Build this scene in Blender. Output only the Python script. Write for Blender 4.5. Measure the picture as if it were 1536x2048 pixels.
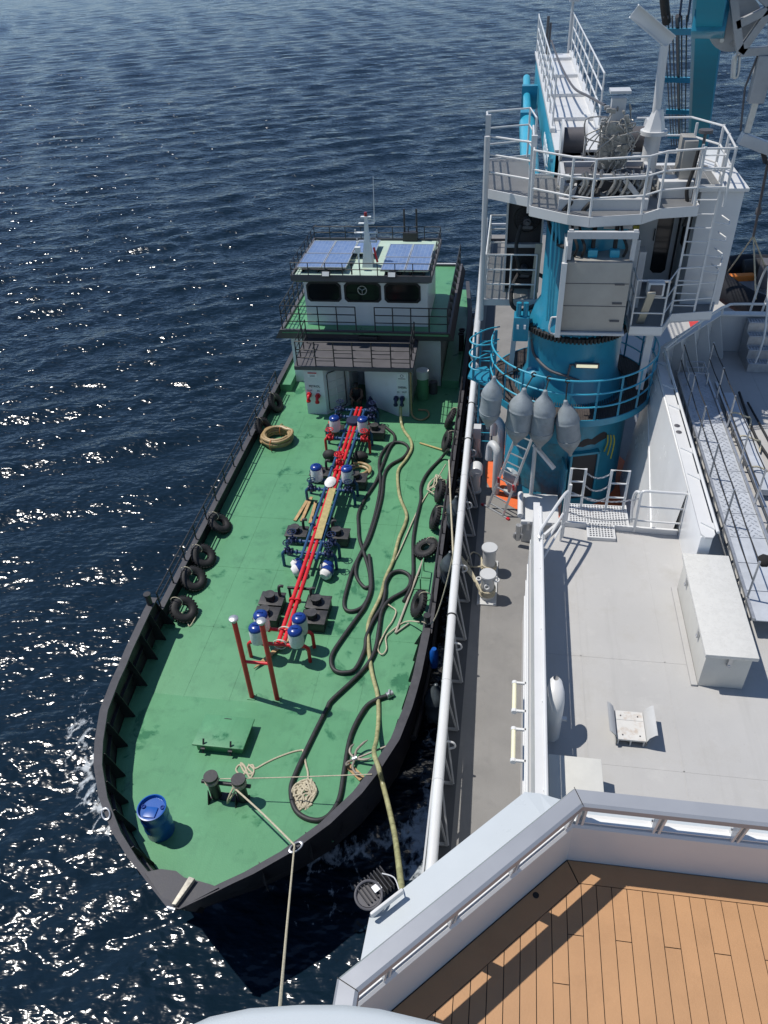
import bpy, math, random
import numpy as np
from mathutils import Vector, Matrix
random.seed(7); rng = np.random.RandomState(11)
for o in list(bpy.data.objects): bpy.data.objects.remove(o, do_unlink=True)
scene = bpy.context.scene
COL = scene.collection
# ------------------------------------------------------------------ camera
# axes: Y runs along both ships away from the bridge wing, X to starboard, z = 0 is the sea; the camera stands 16.6 m up
cam_d = bpy.data.cameras.new('camera'); cam = bpy.data.objects.new('camera', cam_d); COL.objects.link(cam)
cam_d.sensor_fit = 'VERTICAL'; cam_d.sensor_height = 36.0; cam_d.lens = 36.0 * 1540 / 2048
cam_d.clip_start = 0.05; cam_d.clip_end = 6000
CAMROT = ((0.988184, -0.055860, 0.142728), (0.146521, 0.617568, -0.772749), (-0.044979, 0.784532, 0.618455))
m = Matrix(CAMROT).to_4x4(); m.translation = (0, 0, 16.6); cam.matrix_world = m
scene.camera = cam
# ------------------------------------------------------------------ sky and sun
SUN = Vector((-0.435, 0.10, 0.895)).normalized()
world = bpy.data.worlds.new('World'); scene.world = world; world.use_nodes = True
wn = world.node_tree.nodes; wl = world.node_tree.links; wn.clear()
sky = wn.new('ShaderNodeTexSky'); sky.sky_type = 'NISHITA'; sky.sun_disc = False
sky.sun_elevation = math.asin(SUN.z); sky.sun_rotation = math.atan2(SUN.x, SUN.y); sky.dust_density = 0.0; sky.air_density = 0.65; sky.ozone_density = 1.5
bg = wn.new('ShaderNodeBackground'); bg.inputs[1].default_value = 0.125
wo = wn.new('ShaderNodeOutputWorld'); wl.new(sky.outputs[0], bg.inputs[0]); wl.new(bg.outputs[0], wo.inputs[0])
sl = bpy.data.lights.new('sun', 'SUN'); sl.energy = 3.9; sl.angle = math.radians(0.53); sl.color = (1.0, 0.95, 0.88)
so = bpy.data.objects.new('sun', sl); COL.objects.link(so); so.location = (-30, 10, 60)
so.rotation_euler = SUN.to_track_quat('Z', 'Y').to_euler()
vs = scene.view_settings; vs.view_transform = 'Standard'; vs.look = 'None'; vs.exposure = 0.15; vs.gamma = 1.0; vs.use_curve_mapping = False
scene.render.resolution_x = 768; scene.render.resolution_y = 1024
scene.cycles.use_denoising = True; scene.cycles.denoiser = 'OPENIMAGEDENOISE'; scene.cycles.denoising_input_passes = 'RGB_ALBEDO_NORMAL'
scene.cycles.sample_clamp_indirect = 4.0; scene.cycles.max_bounces = 6; scene.cycles.diffuse_bounces = 3; scene.cycles.caustics_reflective = False; scene.cycles.caustics_refractive = False
# ------------------------------------------------------------------ helpers
MATS = {}
def mat(name, col, rough=0.5, metal=0.0, var=0.08, vscale=2.0, bump=0.0, bscale=60.0, dirt=None, spec=0.5, streak=0.0, rand=0.0, wet=None):
    """plain paint / metal with large mottling, optional grime patches and fine relief"""
    if name in MATS: return MATS[name]
    m = bpy.data.materials.new(name); m.use_nodes = True; n = m.node_tree.nodes; l = m.node_tree.links
    b = n['Principled BSDF']; b.inputs['Roughness'].default_value = rough; b.inputs['Metallic'].default_value = metal
    b.inputs['Specular IOR Level'].default_value = spec
    g = n.new('ShaderNodeNewGeometry')
    no = n.new('ShaderNodeTexNoise'); no.inputs['Scale'].default_value = vscale; no.inputs['Detail'].default_value = 5; no.inputs['Roughness'].default_value = 0.62
    l.new(g.outputs['Position'], no.inputs['Vector'])
    mr = n.new('ShaderNodeMapRange'); mr.inputs[1].default_value = 0.3; mr.inputs[2].default_value = 0.7
    l.new(no.outputs[0], mr.inputs[0])
    mx = n.new('ShaderNodeMix'); mx.data_type = 'RGBA'; l.new(mr.outputs[0], mx.inputs[0])
    mx.inputs[6].default_value = (*[c * (1 - var) for c in col], 1); mx.inputs[7].default_value = (*[min(1, c * (1 + var)) for c in col], 1)
    out = mx.outputs[2]
    if dirt:
        dc, amt, ds = dirt
        d = n.new('ShaderNodeTexNoise'); d.inputs['Scale'].default_value = ds; d.inputs['Detail'].default_value = 8; d.inputs['Roughness'].default_value = 0.7
        l.new(g.outputs['Position'], d.inputs['Vector'])
        r = n.new('ShaderNodeMapRange'); r.inputs[1].default_value = 0.52; r.inputs[2].default_value = 0.75; r.inputs[4].default_value = amt
        l.new(d.outputs[0], r.inputs[0])
        m2 = n.new('ShaderNodeMix'); m2.data_type = 'RGBA'; l.new(r.outputs[0], m2.inputs[0]); l.new(out, m2.inputs[6]); m2.inputs[7].default_value = (*dc, 1)
        out = m2.outputs[2]
    if streak:      # drag marks and worn lanes lying along the deck, plus small scuffs
        for sc_, rot, lo_, hi_, k_ in (((5.0, 0.35, 1.0), 0.12, 0.55, 0.72, 0.75), ((2.2, 3.0, 1.0), 0.9, 0.60, 0.72, 1.25), ((14.0, 9.0, 1.0), 0.3, 0.64, 0.74, 0.6)):
            mp = n.new('ShaderNodeMapping'); mp.inputs['Scale'].default_value = sc_; mp.inputs['Rotation'].default_value = (0, 0, rot); l.new(g.outputs['Position'], mp.inputs['Vector'])
            sn = n.new('ShaderNodeTexNoise'); sn.inputs['Scale'].default_value = 1.0; sn.inputs['Detail'].default_value = 6; sn.inputs['Roughness'].default_value = 0.65; l.new(mp.outputs[0], sn.inputs['Vector'])
            sr_ = n.new('ShaderNodeMapRange'); sr_.inputs[1].default_value = lo_; sr_.inputs[2].default_value = hi_; sr_.inputs[4].default_value = streak; l.new(sn.outputs[0], sr_.inputs[0])
            sm_ = n.new('ShaderNodeMix'); sm_.data_type = 'RGBA'; sm_.blend_type = 'MULTIPLY'; l.new(sr_.outputs[0], sm_.inputs[0]); l.new(out, sm_.inputs[6]); sm_.inputs[7].default_value = (k_, k_, k_*0.98, 1)
            out = sm_.outputs[2]
    if rand:        # each piece a little lighter or darker than the next
        oi = n.new('ShaderNodeObjectInfo'); om = n.new('ShaderNodeMapRange'); om.inputs[3].default_value = 1 - rand; om.inputs[4].default_value = 1 + rand; l.new(oi.outputs['Random'], om.inputs[0])
        ov = n.new('ShaderNodeVectorMath'); ov.operation = 'SCALE'; l.new(out, ov.inputs[0]); l.new(om.outputs[0], ov.inputs['Scale']); out = ov.outputs[0]
    l.new(out, b.inputs['Base Color'])
    rr = n.new('ShaderNodeMapRange'); rr.inputs[3].default_value = max(0.02, rough - 0.1); rr.inputs[4].default_value = min(1, rough + 0.1)
    l.new(no.outputs[0], rr.inputs[0]); l.new(rr.outputs[0], b.inputs['Roughness'])
    if wet:         # dark wet patches with a crisp edge, glossier than the paint
        wc, wsc, lo_, hi_ = wet
        w1 = n.new('ShaderNodeTexNoise'); w1.inputs['Scale'].default_value = wsc; w1.inputs['Detail'].default_value = 7; w1.inputs['Roughness'].default_value = 0.6; w1.inputs['Distortion'].default_value = 0.4; l.new(g.outputs['Position'], w1.inputs['Vector'])
        w2 = n.new('ShaderNodeMapRange'); w2.inputs[1].default_value = lo_; w2.inputs[2].default_value = hi_; l.new(w1.outputs[0], w2.inputs[0])
        w3 = n.new('ShaderNodeMix'); w3.data_type = 'RGBA'; w3.blend_type = 'MULTIPLY'; l.new(w2.outputs[0], w3.inputs[0]); l.new(out, w3.inputs[6]); w3.inputs[7].default_value = (*wc, 1); l.new(w3.outputs[2], b.inputs['Base Color'])
        w4 = n.new('ShaderNodeMix'); l.new(w2.outputs[0], w4.inputs[0]); l.new(rr.outputs[0], w4.inputs[2]); w4.inputs[3].default_value = 0.25; l.new(w4.outputs[0], b.inputs['Roughness'])
    if bump:
        bn = n.new('ShaderNodeTexNoise'); bn.inputs['Scale'].default_value = bscale; bn.inputs['Detail'].default_value = 3
        l.new(g.outputs['Position'], bn.inputs['Vector'])
        bp = n.new('ShaderNodeBump'); bp.inputs['Strength'].default_value = bump; bp.inputs['Distance'].default_value = 0.01
        l.new(bn.outputs[0], bp.inputs['Height']); l.new(bp.outputs[0], b.inputs['Normal'])
    MATS[name] = m; return m
ORG = {}
def link(o, parent=None, org=None):
    COL.objects.link(o)
    if parent is not None: o.parent = parent; ORG[o] = ORG[parent]
    else: ORG[o] = Vector(org) if org is not None else Vector((0, 0, 0))
    return o
def tag(o, label, cat, group=None):
    o['label'] = label; o['category'] = cat
    if group: o['group'] = group
    return o
def thing(name, label, cat, loc, group=None):
    o = bpy.data.objects.new(name, None); o.empty_display_size = 0.2; o.location = loc; link(o, None, loc); return tag(o, label, cat, group)
def part_empty(name, parent):
    o = bpy.data.objects.new(name, None); o.empty_display_size = 0.1; return link(o, parent)
def smooth_path(pts, sub=6, closed=False):
    P = [Vector(p) for p in pts]; n = len(P); out = []
    rngi = range(n) if closed else range(n - 1)
    for i in rngi:
        if closed: a, b, c, d = P[(i-1) % n], P[i], P[(i+1) % n], P[(i+2) % n]
        else: a, b, c, d = P[max(i-1, 0)], P[i], P[i+1], P[min(i+2, n-1)]
        for s in range(sub):
            t = s / sub
            out.append(0.5 * ((2*b) + (c-a)*t + (2*a-5*b+4*c-d)*t*t + (3*b-a-3*c+d)*t**3))
    if not closed: out.append(P[-1].copy())
    return out
class MB:
    def __init__(s): s.v = []; s.f = []
    def add(s, vs, fs):
        k = len(s.v); s.v += [tuple(v) for v in vs]; s.f += [tuple(i + k for i in f) for f in fs]; return s
    def box(s, c, d, rz=0.0, M=None):
        x, y, z = [q / 2 for q in d]
        vs = [Vector((sx*x, sy*y, sz*z)) for sz in (-1, 1) for sy in (-1, 1) for sx in (-1, 1)]
        if M is None: M = Matrix.Rotation(rz, 3, 'Z')
        vs = [M @ v + Vector(c) for v in vs]
        return s.add(vs, [(0,2,3,1),(4,5,7,6),(0,1,5,4),(2,6,7,3),(0,4,6,2),(1,3,7,5)])
    def bb(s, x0, x1, y0, y1, z0, z1): return s.box(((x0+x1)/2, (y0+y1)/2, (z0+z1)/2), (abs(x1-x0), abs(y1-y0), abs(z1-z0)))
    def frame(s, p, q, up=(0,0,1)):
        p, q = Vector(p), Vector(q); d = (q - p); L = d.length; d.normalize(); u = Vector(up)
        if abs(d.dot(u)) > 0.98: u = Vector((0, 1, 0)) if abs(d.y) < 0.9 else Vector((1, 0, 0))
        r = d.cross(u).normalized(); u = r.cross(d).normalized(); return p, q, d, r, u, L
    def bar(s, p, q, w, h=None, up=(0,0,1)):
        h = h or w; p, q, d, r, u, L = s.frame(p, q, up)
        vs = [b + r*(sx*w/2) + u*(sz*h/2) for b in (p, q) for sz in (-1, 1) for sx in (-1, 1)]
        return s.add(vs, [(0,1,3,2),(4,6,7,5),(0,4,5,1),(2,3,7,6),(0,2,6,4),(1,5,7,3)])
    def cyl(s, p, q, r, r2=None, n=12, caps=True):
        r2 = r if r2 is None else r2; p, q, d, a, b, L = s.frame(p, q); vs = []
        for c, R in ((p, r), (q, r2)):
            for i in range(n):
                t = 2*math.pi*i/n; vs.append(c + a*(R*math.cos(t)) + b*(R*math.sin(t)))
        fs = [(i, (i+1) % n, n + (i+1) % n, n + i) for i in range(n)]
        if caps: fs += [tuple(range(n-1, -1, -1)), tuple(range(n, 2*n))]
        return s.add(vs, fs)
    def tube(s, pts, r, n=8, closed=False, caps=True):
        P = [Vector(p) for p in pts]; N = len(P); vs = []; fs = []; u = None
        for i, p in enumerate(P):
            if closed: d = P[(i+1) % N] - P[i-1]
            else: d = P[min(i+1, N-1)] - P[max(i-1, 0)]
            if d.length < 1e-9: d = Vector((0,0,1))
            d.normalize()
            if u is None:
                u = Vector((0,0,1)) if abs(d.z) < 0.9 else Vector((1,0,0))
            u = (u - d*u.dot(d))
            if u.length < 1e-6: u = Vector((1,0,0)) - d*d.x
            u.normalize(); w = d.cross(u); R = r[i] if isinstance(r, (list, tuple)) else r
            vs += [p + u*(R*math.cos(2*math.pi*k/n)) + w*(R*math.sin(2*math.pi*k/n)) for k in range(n)]
        for i in range(N if closed else N - 1):
            j = (i+1) % N
            fs += [(i*n+k, i*n+(k+1) % n, j*n+(k+1) % n, j*n+k) for k in range(n)]
        if caps and not closed: fs += [tuple(range(n-1, -1, -1)), tuple(range((N-1)*n, N*n))]
        return s.add(vs, fs)
    def lathe(s, c, prof, n=24, M=None, caps=True):
        """prof = [(radius, height)...] around local Z, placed at c and turned by M"""
        M = M or Matrix.Identity(3); c = Vector(c); vs = []; fs = []
        for R, h in prof:
            vs += [c + M @ Vector((R*math.cos(2*math.pi*k/n), R*math.sin(2*math.pi*k/n), h)) for k in range(n)]
        for i in range(len(prof)-1): fs += [(i*n+k, i*n+(k+1) % n, (i+1)*n+(k+1) % n, (i+1)*n+k) for k in range(n)]
        if caps: fs += [tuple(range(n-1, -1, -1)), tuple(range((len(prof)-1)*n, len(prof)*n))]
        return s.add(vs, fs)
    def prism(s, poly, z0, z1):
        n = len(poly); vs = [(x, y, z0) for x, y in poly] + [(x, y, z1) for x, y in poly]
        return s.add(vs, [tuple(range(n-1, -1, -1)), tuple(range(n, 2*n))] + [(i, (i+1) % n, n+(i+1) % n, n+i) for i in range(n)])
    def loft(s, rows, closed=False):
        """rows of equally many points"""
        n = len(rows[0]); vs = [p for r in rows for p in r]; fs = []
        for i in range(len(rows)-1):
            for k in range(n if closed else n-1): fs.append((i*n+k, i*n+(k+1) % n, (i+1)*n+(k+1) % n, (i+1)*n+k))
        return s.add(vs, fs)
    def extr(s, pts, thick):
        """flat 3D polygon with thickness vector"""
        n = len(pts); t = Vector(thick); vs = [Vector(p) for p in pts] + [Vector(p)+t for p in pts]
        return s.add(vs, [tuple(range(n-1, -1, -1)), tuple(range(n, 2*n))] + [(i, (i+1) % n, n+(i+1) % n, n+i) for i in range(n)])
    def torus(s, c, R, r, M=None, n=28, k=12, sq=1.0):
        M = M or Matrix.Identity(3); c = Vector(c); vs = []; fs = []
        for i in range(n):
            a = 2*math.pi*i/n
            for j in range(k):
                b = 2*math.pi*j/k; vs.append(c + M @ Vector(((R+r*math.cos(b))*math.cos(a), (R+r*math.cos(b))*math.sin(a), r*sq*math.sin(b))))
        for i in range(n):
            for j in range(k): fs.append((i*k+j, ((i+1) % n)*k+j, ((i+1) % n)*k+(j+1) % k, i*k+(j+1) % k))
        return s.add(vs, fs)
    def build(s, name, material, parent=None, smooth=True, bevel=0.0, org=None, ang=0.7):
        """link everything collected as ONE mesh object; vertices are world coordinates"""
        me = bpy.data.meshes.new(name)
        if parent is not None: org = ORG[parent]
        elif org is None:
            a = np.array(s.v); org = Vector(((a[:,0].min()+a[:,0].max())/2, (a[:,1].min()+a[:,1].max())/2, a[:,2].min()))
        org = Vector(org)
        me.from_pydata([tuple(Vector(v) - org) for v in s.v], [], s.f); me.validate()
        import bmesh
        bm = bmesh.new(); bm.from_mesh(me); bmesh.ops.recalc_face_normals(bm, faces=bm.faces)
        if bevel: 
            es = [e for e in bm.edges if len(e.link_faces) == 2 and e.calc_face_angle(0) > 0.5]
            bmesh.ops.bevel(bm, geom=es, offset=bevel, segments=2, affect='EDGES', profile=0.6)
        bm.to_mesh(me); bm.free()
        if smooth:
            for p in me.polygons: p.use_smooth = True
            me.set_sharp_from_angle(angle=0.3 if bevel else ang)
        me.materials.append(material); o = bpy.data.objects.new(name, me)
        if parent is None: o.location = org
        return link(o, parent, org)
def one(name, material, label, cat, mb, group=None, **k):
    """a thing that is one mesh"""
    return tag(mb.build(name, material, None, **k), label, cat, group)
def copy_part(o, parent, dl):
    c = o.copy(); COL.objects.link(c); c.parent = parent; c.location = o.location + Vector(dl); ORG[c] = ORG[parent]; return c
def text_mesh(name, body, size, M, parent, material, ext=0.002):
    cu = bpy.data.curves.new(name, 'FONT'); cu.body = body; cu.size = size; cu.extrude = ext; cu.align_x = 'CENTER'; cu.align_y = 'CENTER'
    t = bpy.data.objects.new(name, cu); COL.objects.link(t)
    dg = bpy.context.evaluated_depsgraph_get(); me = bpy.data.meshes.new_from_object(t.evaluated_get(dg)); me.name = name
    COL.objects.unlink(t); bpy.data.objects.remove(t)
    me.transform(Matrix.Translation(-ORG[parent]) @ M); me.materials.clear(); me.materials.append(material)
    return link(bpy.data.objects.new(name, me), parent)
def railing(parent, pts, heights, posts, material, r=0.018, pr=0.02, name='railing', closed=False, post_h=None, corner=True):
    """rails as one part, each post a sub-part; pts on the floor, heights above it; posts = spacing or list of points"""
    P = [Vector(p) for p in pts]; mb = MB()
    for h in heights: mb.tube([p + Vector((0,0,h)) for p in P], r, 6, closed)
    ra = mb.build(name, material, parent)
    H = post_h or max(heights)
    where = []
    if isinstance(posts, (int, float)):
        segs = list(zip(P, P[1:] + ([P[0]] if closed else [])))[:len(P) if closed else len(P)-1]
        for a, b in segs:
            k = max(1, round((b-a).length / posts))
            where += [a.lerp(b, i/k) for i in range(k)]
        if not closed: where.append(P[-1])
    else: where = [Vector(p) for p in posts]
    first = None
    for w in where:
        if first is None:
            first = MB().cyl(w, w + Vector((0,0,H)), pr, n=6).build('post', material, ra); w0 = w
        else: copy_part(first, ra, w - w0)
    return ra

# ------------------------------------------------------------------ the sea
def sea_material():
    m = bpy.data.materials.new('sea_water'); m.use_nodes = True; n = m.node_tree.nodes; l = m.node_tree.links
    b = n['Principled BSDF']; b.inputs['IOR'].default_value = 1.33; b.inputs['Roughness'].default_value = 0.07
    g = n.new('ShaderNodeNewGeometry')
    mp = n.new('ShaderNodeMapping'); mp.inputs['Rotation'].default_value = (0, 0, -0.3); mp.inputs['Scale'].default_value = (1.0, 1.7, 1.0)
    l.new(g.outputs['Position'], mp.inputs['Vector'])
    def noise(sc, det, rough=0.6, vec=mp.outputs[0]):
        t = n.new('ShaderNodeTexNoise'); t.inputs['Scale'].default_value = sc; t.inputs['Detail'].default_value = det; t.inputs['Roughness'].default_value = rough
        l.new(vec, t.inputs['Vector']); return t.outputs[0]
    a = noise(3.0, 1.5, 0.4); c = noise(9.0, 1.0, 0.4)
    big = noise(0.62, 3, 0.55); b0 = n.new('ShaderNodeBump'); b0.inputs['Strength'].default_value = 1.0; lod = n.new('ShaderNodeAttribute'); lod.attribute_name = 'coarse'; ld = n.new('ShaderNodeMapRange'); ld.inputs[3].default_value = 0.13; ld.inputs[4].default_value = 0.34; l.new(lod.outputs['Fac'], ld.inputs[0]); l.new(ld.outputs[0], b0.inputs['Distance']); l.new(big, b0.inputs['Height'])
    b1 = n.new('ShaderNodeBump'); b1.inputs['Strength'].default_value = 1.0; b1.inputs['Distance'].default_value = 0.062; l.new(a, b1.inputs['Height']); l.new(b0.outputs[0], b1.inputs['Normal'])
    b2 = n.new('ShaderNodeBump'); b2.inputs['Strength'].default_value = 1.0; b2.inputs['Distance'].default_value = 0.006; l.new(c, b2.inputs['Height']); l.new(b1.outputs[0], b2.inputs['Normal'])
    l.new(b2.outputs[0], b.inputs['Normal'])
    # body colour: a little bluer and greener in drifting patches
    p = noise(0.05, 3, 0.5, g.outputs['Position'])
    mx = n.new('ShaderNodeMix'); mx.data_type = 'RGBA'; l.new(p, mx.inputs[0]); mx.inputs[6].default_value = (0.004, 0.012, 0.022, 1); mx.inputs[7].default_value = (0.006, 0.017, 0.030, 1)
    # churned foam along the hulls: attribute gives where, noise gives the lacework
    at = n.new('ShaderNodeAttribute'); at.attribute_name = 'foam'
    mp2 = n.new('ShaderNodeMapping'); mp2.inputs['Scale'].default_value = (1.5, 0.8, 1.0); l.new(g.outputs['Position'], mp2.inputs['Vector'])
    lace = noise(3.6, 10, 0.75, mp2.outputs[0]); 
    vo = n.new('ShaderNodeTexVoronoi'); vo.feature = 'DISTANCE_TO_EDGE'; vo.inputs['Scale'].default_value = 3.4
    dv = n.new('ShaderNodeMix'); dv.data_type = 'VECTOR'; dv.inputs[0].default_value = 0.35; l.new(g.outputs['Position'], dv.inputs[4])
    nn = n.new('ShaderNodeTexNoise'); nn.inputs['Scale'].default_value = 1.6; nn.inputs['Detail'].default_value = 5; l.new(g.outputs['Position'], nn.inputs['Vector']); l.new(nn.outputs[1], dv.inputs[5]); l.new(dv.outputs[1], vo.inputs['Vector'])
    e = n.new('ShaderNodeMapRange'); e.inputs[1].default_value = 0.0; e.inputs[2].default_value = 0.16; e.inputs[3].default_value = 0.16; e.inputs[4].default_value = 0.0; l.new(vo.outputs['Distance'], e.inputs[0])
    s1 = n.new('ShaderNodeMath'); s1.operation = 'ADD'; l.new(lace, s1.inputs[0]); l.new(e.outputs[0], s1.inputs[1])
    s2 = n.new('ShaderNodeMath'); s2.operation = 'ADD'; l.new(s1.outputs[0], s2.inputs[0]); l.new(at.outputs['Fac'], s2.inputs[1])
    fm = n.new('ShaderNodeMapRange'); fm.inputs[1].default_value = 0.90; fm.inputs[2].default_value = 1.06; l.new(s2.outputs[0], fm.inputs[0])
    fx = n.new('ShaderNodeMath'); fx.operation = 'MULTIPLY'; l.new(fm.outputs[0], fx.inputs[0]); fx.inputs[1].default_value = 0.7
    m2 = n.new('ShaderNodeMix'); m2.data_type = 'RGBA'; l.new(fx.outputs[0], m2.inputs[0]); l.new(mx.outputs[2], m2.inputs[6]); m2.inputs[7].default_value = (0.62, 0.68, 0.72, 1)
    l.new(m2.outputs[2], b.inputs['Base Color'])
    rr = n.new('ShaderNodeMapRange'); rr.inputs[3].default_value = 0.15; rr.inputs[4].default_value = 0.6; l.new(fx.outputs[0], rr.inputs[0]); l.new(rr.outputs[0], b.inputs['Roughness'])
    return m
def build_sea():
    na, nr = 640, 1300
    az = np.radians(np.linspace(-82, 66, na)); r = 1.6 * (3500 / 1.6) ** np.linspace(0, 1, nr)
    R, Aq = np.meshgrid(r, az, indexing='ij'); X = R*np.sin(Aq); Y = R*np.cos(Aq)
    sp = np.maximum(R * math.log(3500/1.6)/nr, R*math.radians(148)/na)           # local grid spacing
    Z = np.zeros_like(X); DX = np.zeros_like(X); DY = np.zeros_like(X)
    gust = 0.75 + 0.35*np.sin(X*0.11+Y*0.07+1.3)*np.sin(X*0.05-Y*0.09+0.4) + 0.2*np.sin(X*0.31-Y*0.21)
    for i in range(120):
        lam = 0.30 * (9.0/0.30) ** (rng.rand()); k = 2*math.pi/lam
        th = math.radians(288) + rng.randn()*0.48                          # travel direction
        kx, ky = k*math.cos(th), k*math.sin(th)
        slope = (0.027 if lam < 0.7 else 0.046 if lam < 2.4 else 0.024 if lam < 4 else 0.007) * (0.5 + rng.rand())
        a = slope / k; ph = rng.rand()*6.283
        fade = np.clip((lam / sp - 1.6)/1.5, 0, 1) * (gust if lam < 2.5 else 1.0)
        q = kx*X + ky*Y + ph
        Z += a*fade*np.sin(q); c = a*fade*np.cos(q)*0.9
        DX += c*math.cos(th); DY += c*math.sin(th)
    # churned water near the two hulls
    foam = np.zeros_like(X)
    hull_w = np.interp(Y, [5.6, 7, 8.6, 10, 12, 14], [0.2, 1.5, 2.6, 3.2, 3.5, 3.7])
    dl = (-5.33 - hull_w) - X                                                # distance outside the port side
    foam += 0.21*np.exp(-((dl-1.3-0.32*(Y-9.5))/0.55)**2) * np.exp(-((Y-10.6)/2.3)**2)       # bow wave peeling off to port
    foam += 0.17*np.exp(-((dl-0.7)/0.9)**2) * ((Y > 8)*np.exp(-np.clip(Y-12, 0, 99)/7))
    foam += 0.12*np.exp(-((dl-2.6)/2.6)**2) * np.exp(-((Y-8)/5.0)**2)
    line = Y - (7.15 + (X+5.83)*0.50)                                         # wash from the stem across the gap
    foam += 0.40*np.exp(-(line/0.42)**2) * np.exp(-((X+2.9)/2.2)**2) * (X < -0.75)
    foam += 0.31*np.exp(-((line+1.2)/0.8)**2)*np.exp(-((X+2.6)/1.6)**2)
    foam += 0.33*np.exp(-((X+1.2)/0.4)**2) * (Y > 8)*(Y < 30)
    foam += 0.10*np.exp(-((Y-38)/3.5)**2)*np.exp(-((X+4)/6)**2)
    V = np.stack([X-DX, Y-DY, Z], -1).reshape(-1, 3).astype(np.float32)
    I = np.arange(na*nr).reshape(nr, na); Q = np.stack([I[:-1,:-1], I[:-1,1:], I[1:,1:], I[1:,:-1]], -1).reshape(-1, 4)[:, ::-1]
    me = bpy.data.meshes.new('sea'); me.vertices.add(len(V)); me.vertices.foreach_set('co', V.ravel())
    me.loops.add(Q.size); me.loops.foreach_set('vertex_index', Q.ravel().astype(np.int32))
    me.polygons.add(len(Q)); me.polygons.foreach_set('loop_start', np.arange(0, Q.size, 4, dtype=np.int32)); me.polygons.foreach_set('loop_total', np.full(len(Q), 4, np.int32))
    me.polygons.foreach_set('use_smooth', np.ones(len(Q), bool)); me.update(calc_edges=True)
    co = me.attributes.new('coarse', 'FLOAT', 'POINT'); co.data.foreach_set('value', np.clip((R-18)/60, 0, 1).ravel().astype(np.float32))      # where the mesh is too coarse to carry the small waves
    at = me.attributes.new('foam', 'FLOAT', 'POINT'); at.data.foreach_set('value', foam.ravel().astype(np.float32))
    me.materials.append(sea_material()); o = bpy.data.objects.new('sea', me); COL.objects.link(o); o['kind'] = 'structure'; o['label'] = 'dark blue rippled sea with sun glints and foam streaks'
build_sea()

# ------------------------------------------------------------------ materials of the tanker
M_GREEN = mat('green_deck_paint', (0.094, 0.278, 0.140), 0.45, var=0.08, vscale=0.7, bump=0.25, bscale=35, dirt=((0.045, 0.15, 0.08), 0.6, 1.7), streak=0.45, wet=((0.5, 0.62, 0.6), 1.15, 0.60, 0.66))
M_BLACK = mat('black_hull_paint', (0.022, 0.022, 0.026), 0.5, var=0.3, vscale=3, bump=0.2, bscale=25, dirt=((0.06, 0.055, 0.055), 0.5, 5))
M_CAP = mat('charcoal_cap_paint', (0.050, 0.050, 0.058), 0.62, var=0.2, vscale=4, bump=0.2, bscale=40, dirt=((0.09, 0.085, 0.085), 0.5, 7))
M_GREYD = mat('dark_grey_paint', (0.085, 0.083, 0.092), 0.55, var=0.1, vscale=2, dirt=((0.05, 0.05, 0.055), 0.4, 3))
M_WHITE = mat('white_house_paint', (0.68, 0.70, 0.70), 0.4, var=0.05, vscale=1.2, dirt=((0.5, 0.47, 0.4), 0.25, 2.2))
M_RED = mat('red_pipe_paint', (0.60, 0.020, 0.028), 0.38, var=0.15, vscale=5, dirt=((0.25, 0.03, 0.03), 0.4, 9))
M_BLUEP = mat('blue_pipe_paint', (0.018, 0.070, 0.170), 0.42, var=0.2, vscale=5, dirt=((0.02, 0.03, 0.05), 0.4, 8))
M_NAVY = mat('navy_valve_paint', (0.012, 0.022, 0.070), 0.4, var=0.25, vscale=8)
M_CAPBLUE = mat('royal_blue_plastic', (0.010, 0.040, 0.22), 0.25, var=0.08)
M_CANVAS = mat('white_canvas', (0.72, 0.72, 0.70), 0.85, var=0.12, vscale=9, bump=0.5, bscale=30)
M_IRON = mat('black_tank_lid_paint', (0.038, 0.038, 0.040), 0.5, var=0.3, vscale=6, bump=0.3, bscale=50, dirt=((0.12, 0.105, 0.09), 0.6, 8))
M_RUBBER = mat('black_rubber', (0.016, 0.016, 0.017), 0.7, var=0.25, vscale=8, bump=0.3, bscale=60, dirt=((0.05, 0.048, 0.045), 0.4, 9))
M_HOSE = mat('black_hose_rubber', (0.024, 0.025, 0.026), 0.55, var=0.25, vscale=10, bump=0.3, bscale=80)
M_HOSEY = mat('clear_yellowed_hose', (0.34, 0.33, 0.17), 0.3, var=0.35, vscale=6)
M_HOSET = mat('tan_spiral_hose', (0.36, 0.255, 0.125), 0.4, var=0.15, vscale=8, bump=0.6, bscale=40)
M_ROPE = mat('pale_rope', (0.50, 0.45, 0.33), 0.9, var=0.2, vscale=25, bump=0.8, bscale=120)
M_WOOD = mat('weathered_plank', (0.42, 0.27, 0.13), 0.75, var=0.25, vscale=5, bump=0.3, bscale=50)
M_WOODY = mat('yellowed_plank', (0.40, 0.33, 0.14), 0.75, var=0.22, vscale=7, bump=0.3, bscale=50)
M_GLASS = mat('dark_window_glass', (0.010, 0.012, 0.014), 0.06, var=0.1)
M_GALV = mat('galvanised_steel', (0.52, 0.53, 0.54), 0.42, metal=0.75, var=0.12, vscale=12)
M_DRUM = mat('blue_drum_plastic', (0.006, 0.085, 0.36), 0.33, var=0.06, vscale=3, dirt=((0.01, 0.05, 0.2), 0.3, 6))
M_ROOFG = mat('pale_green_roof_paint', (0.40, 0.52, 0.44), 0.6, var=0.08, dirt=((0.45, 0.4, 0.25), 0.4, 3))
M_LET = mat('black_lettering', (0.02, 0.02, 0.025), 0.6)
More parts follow.
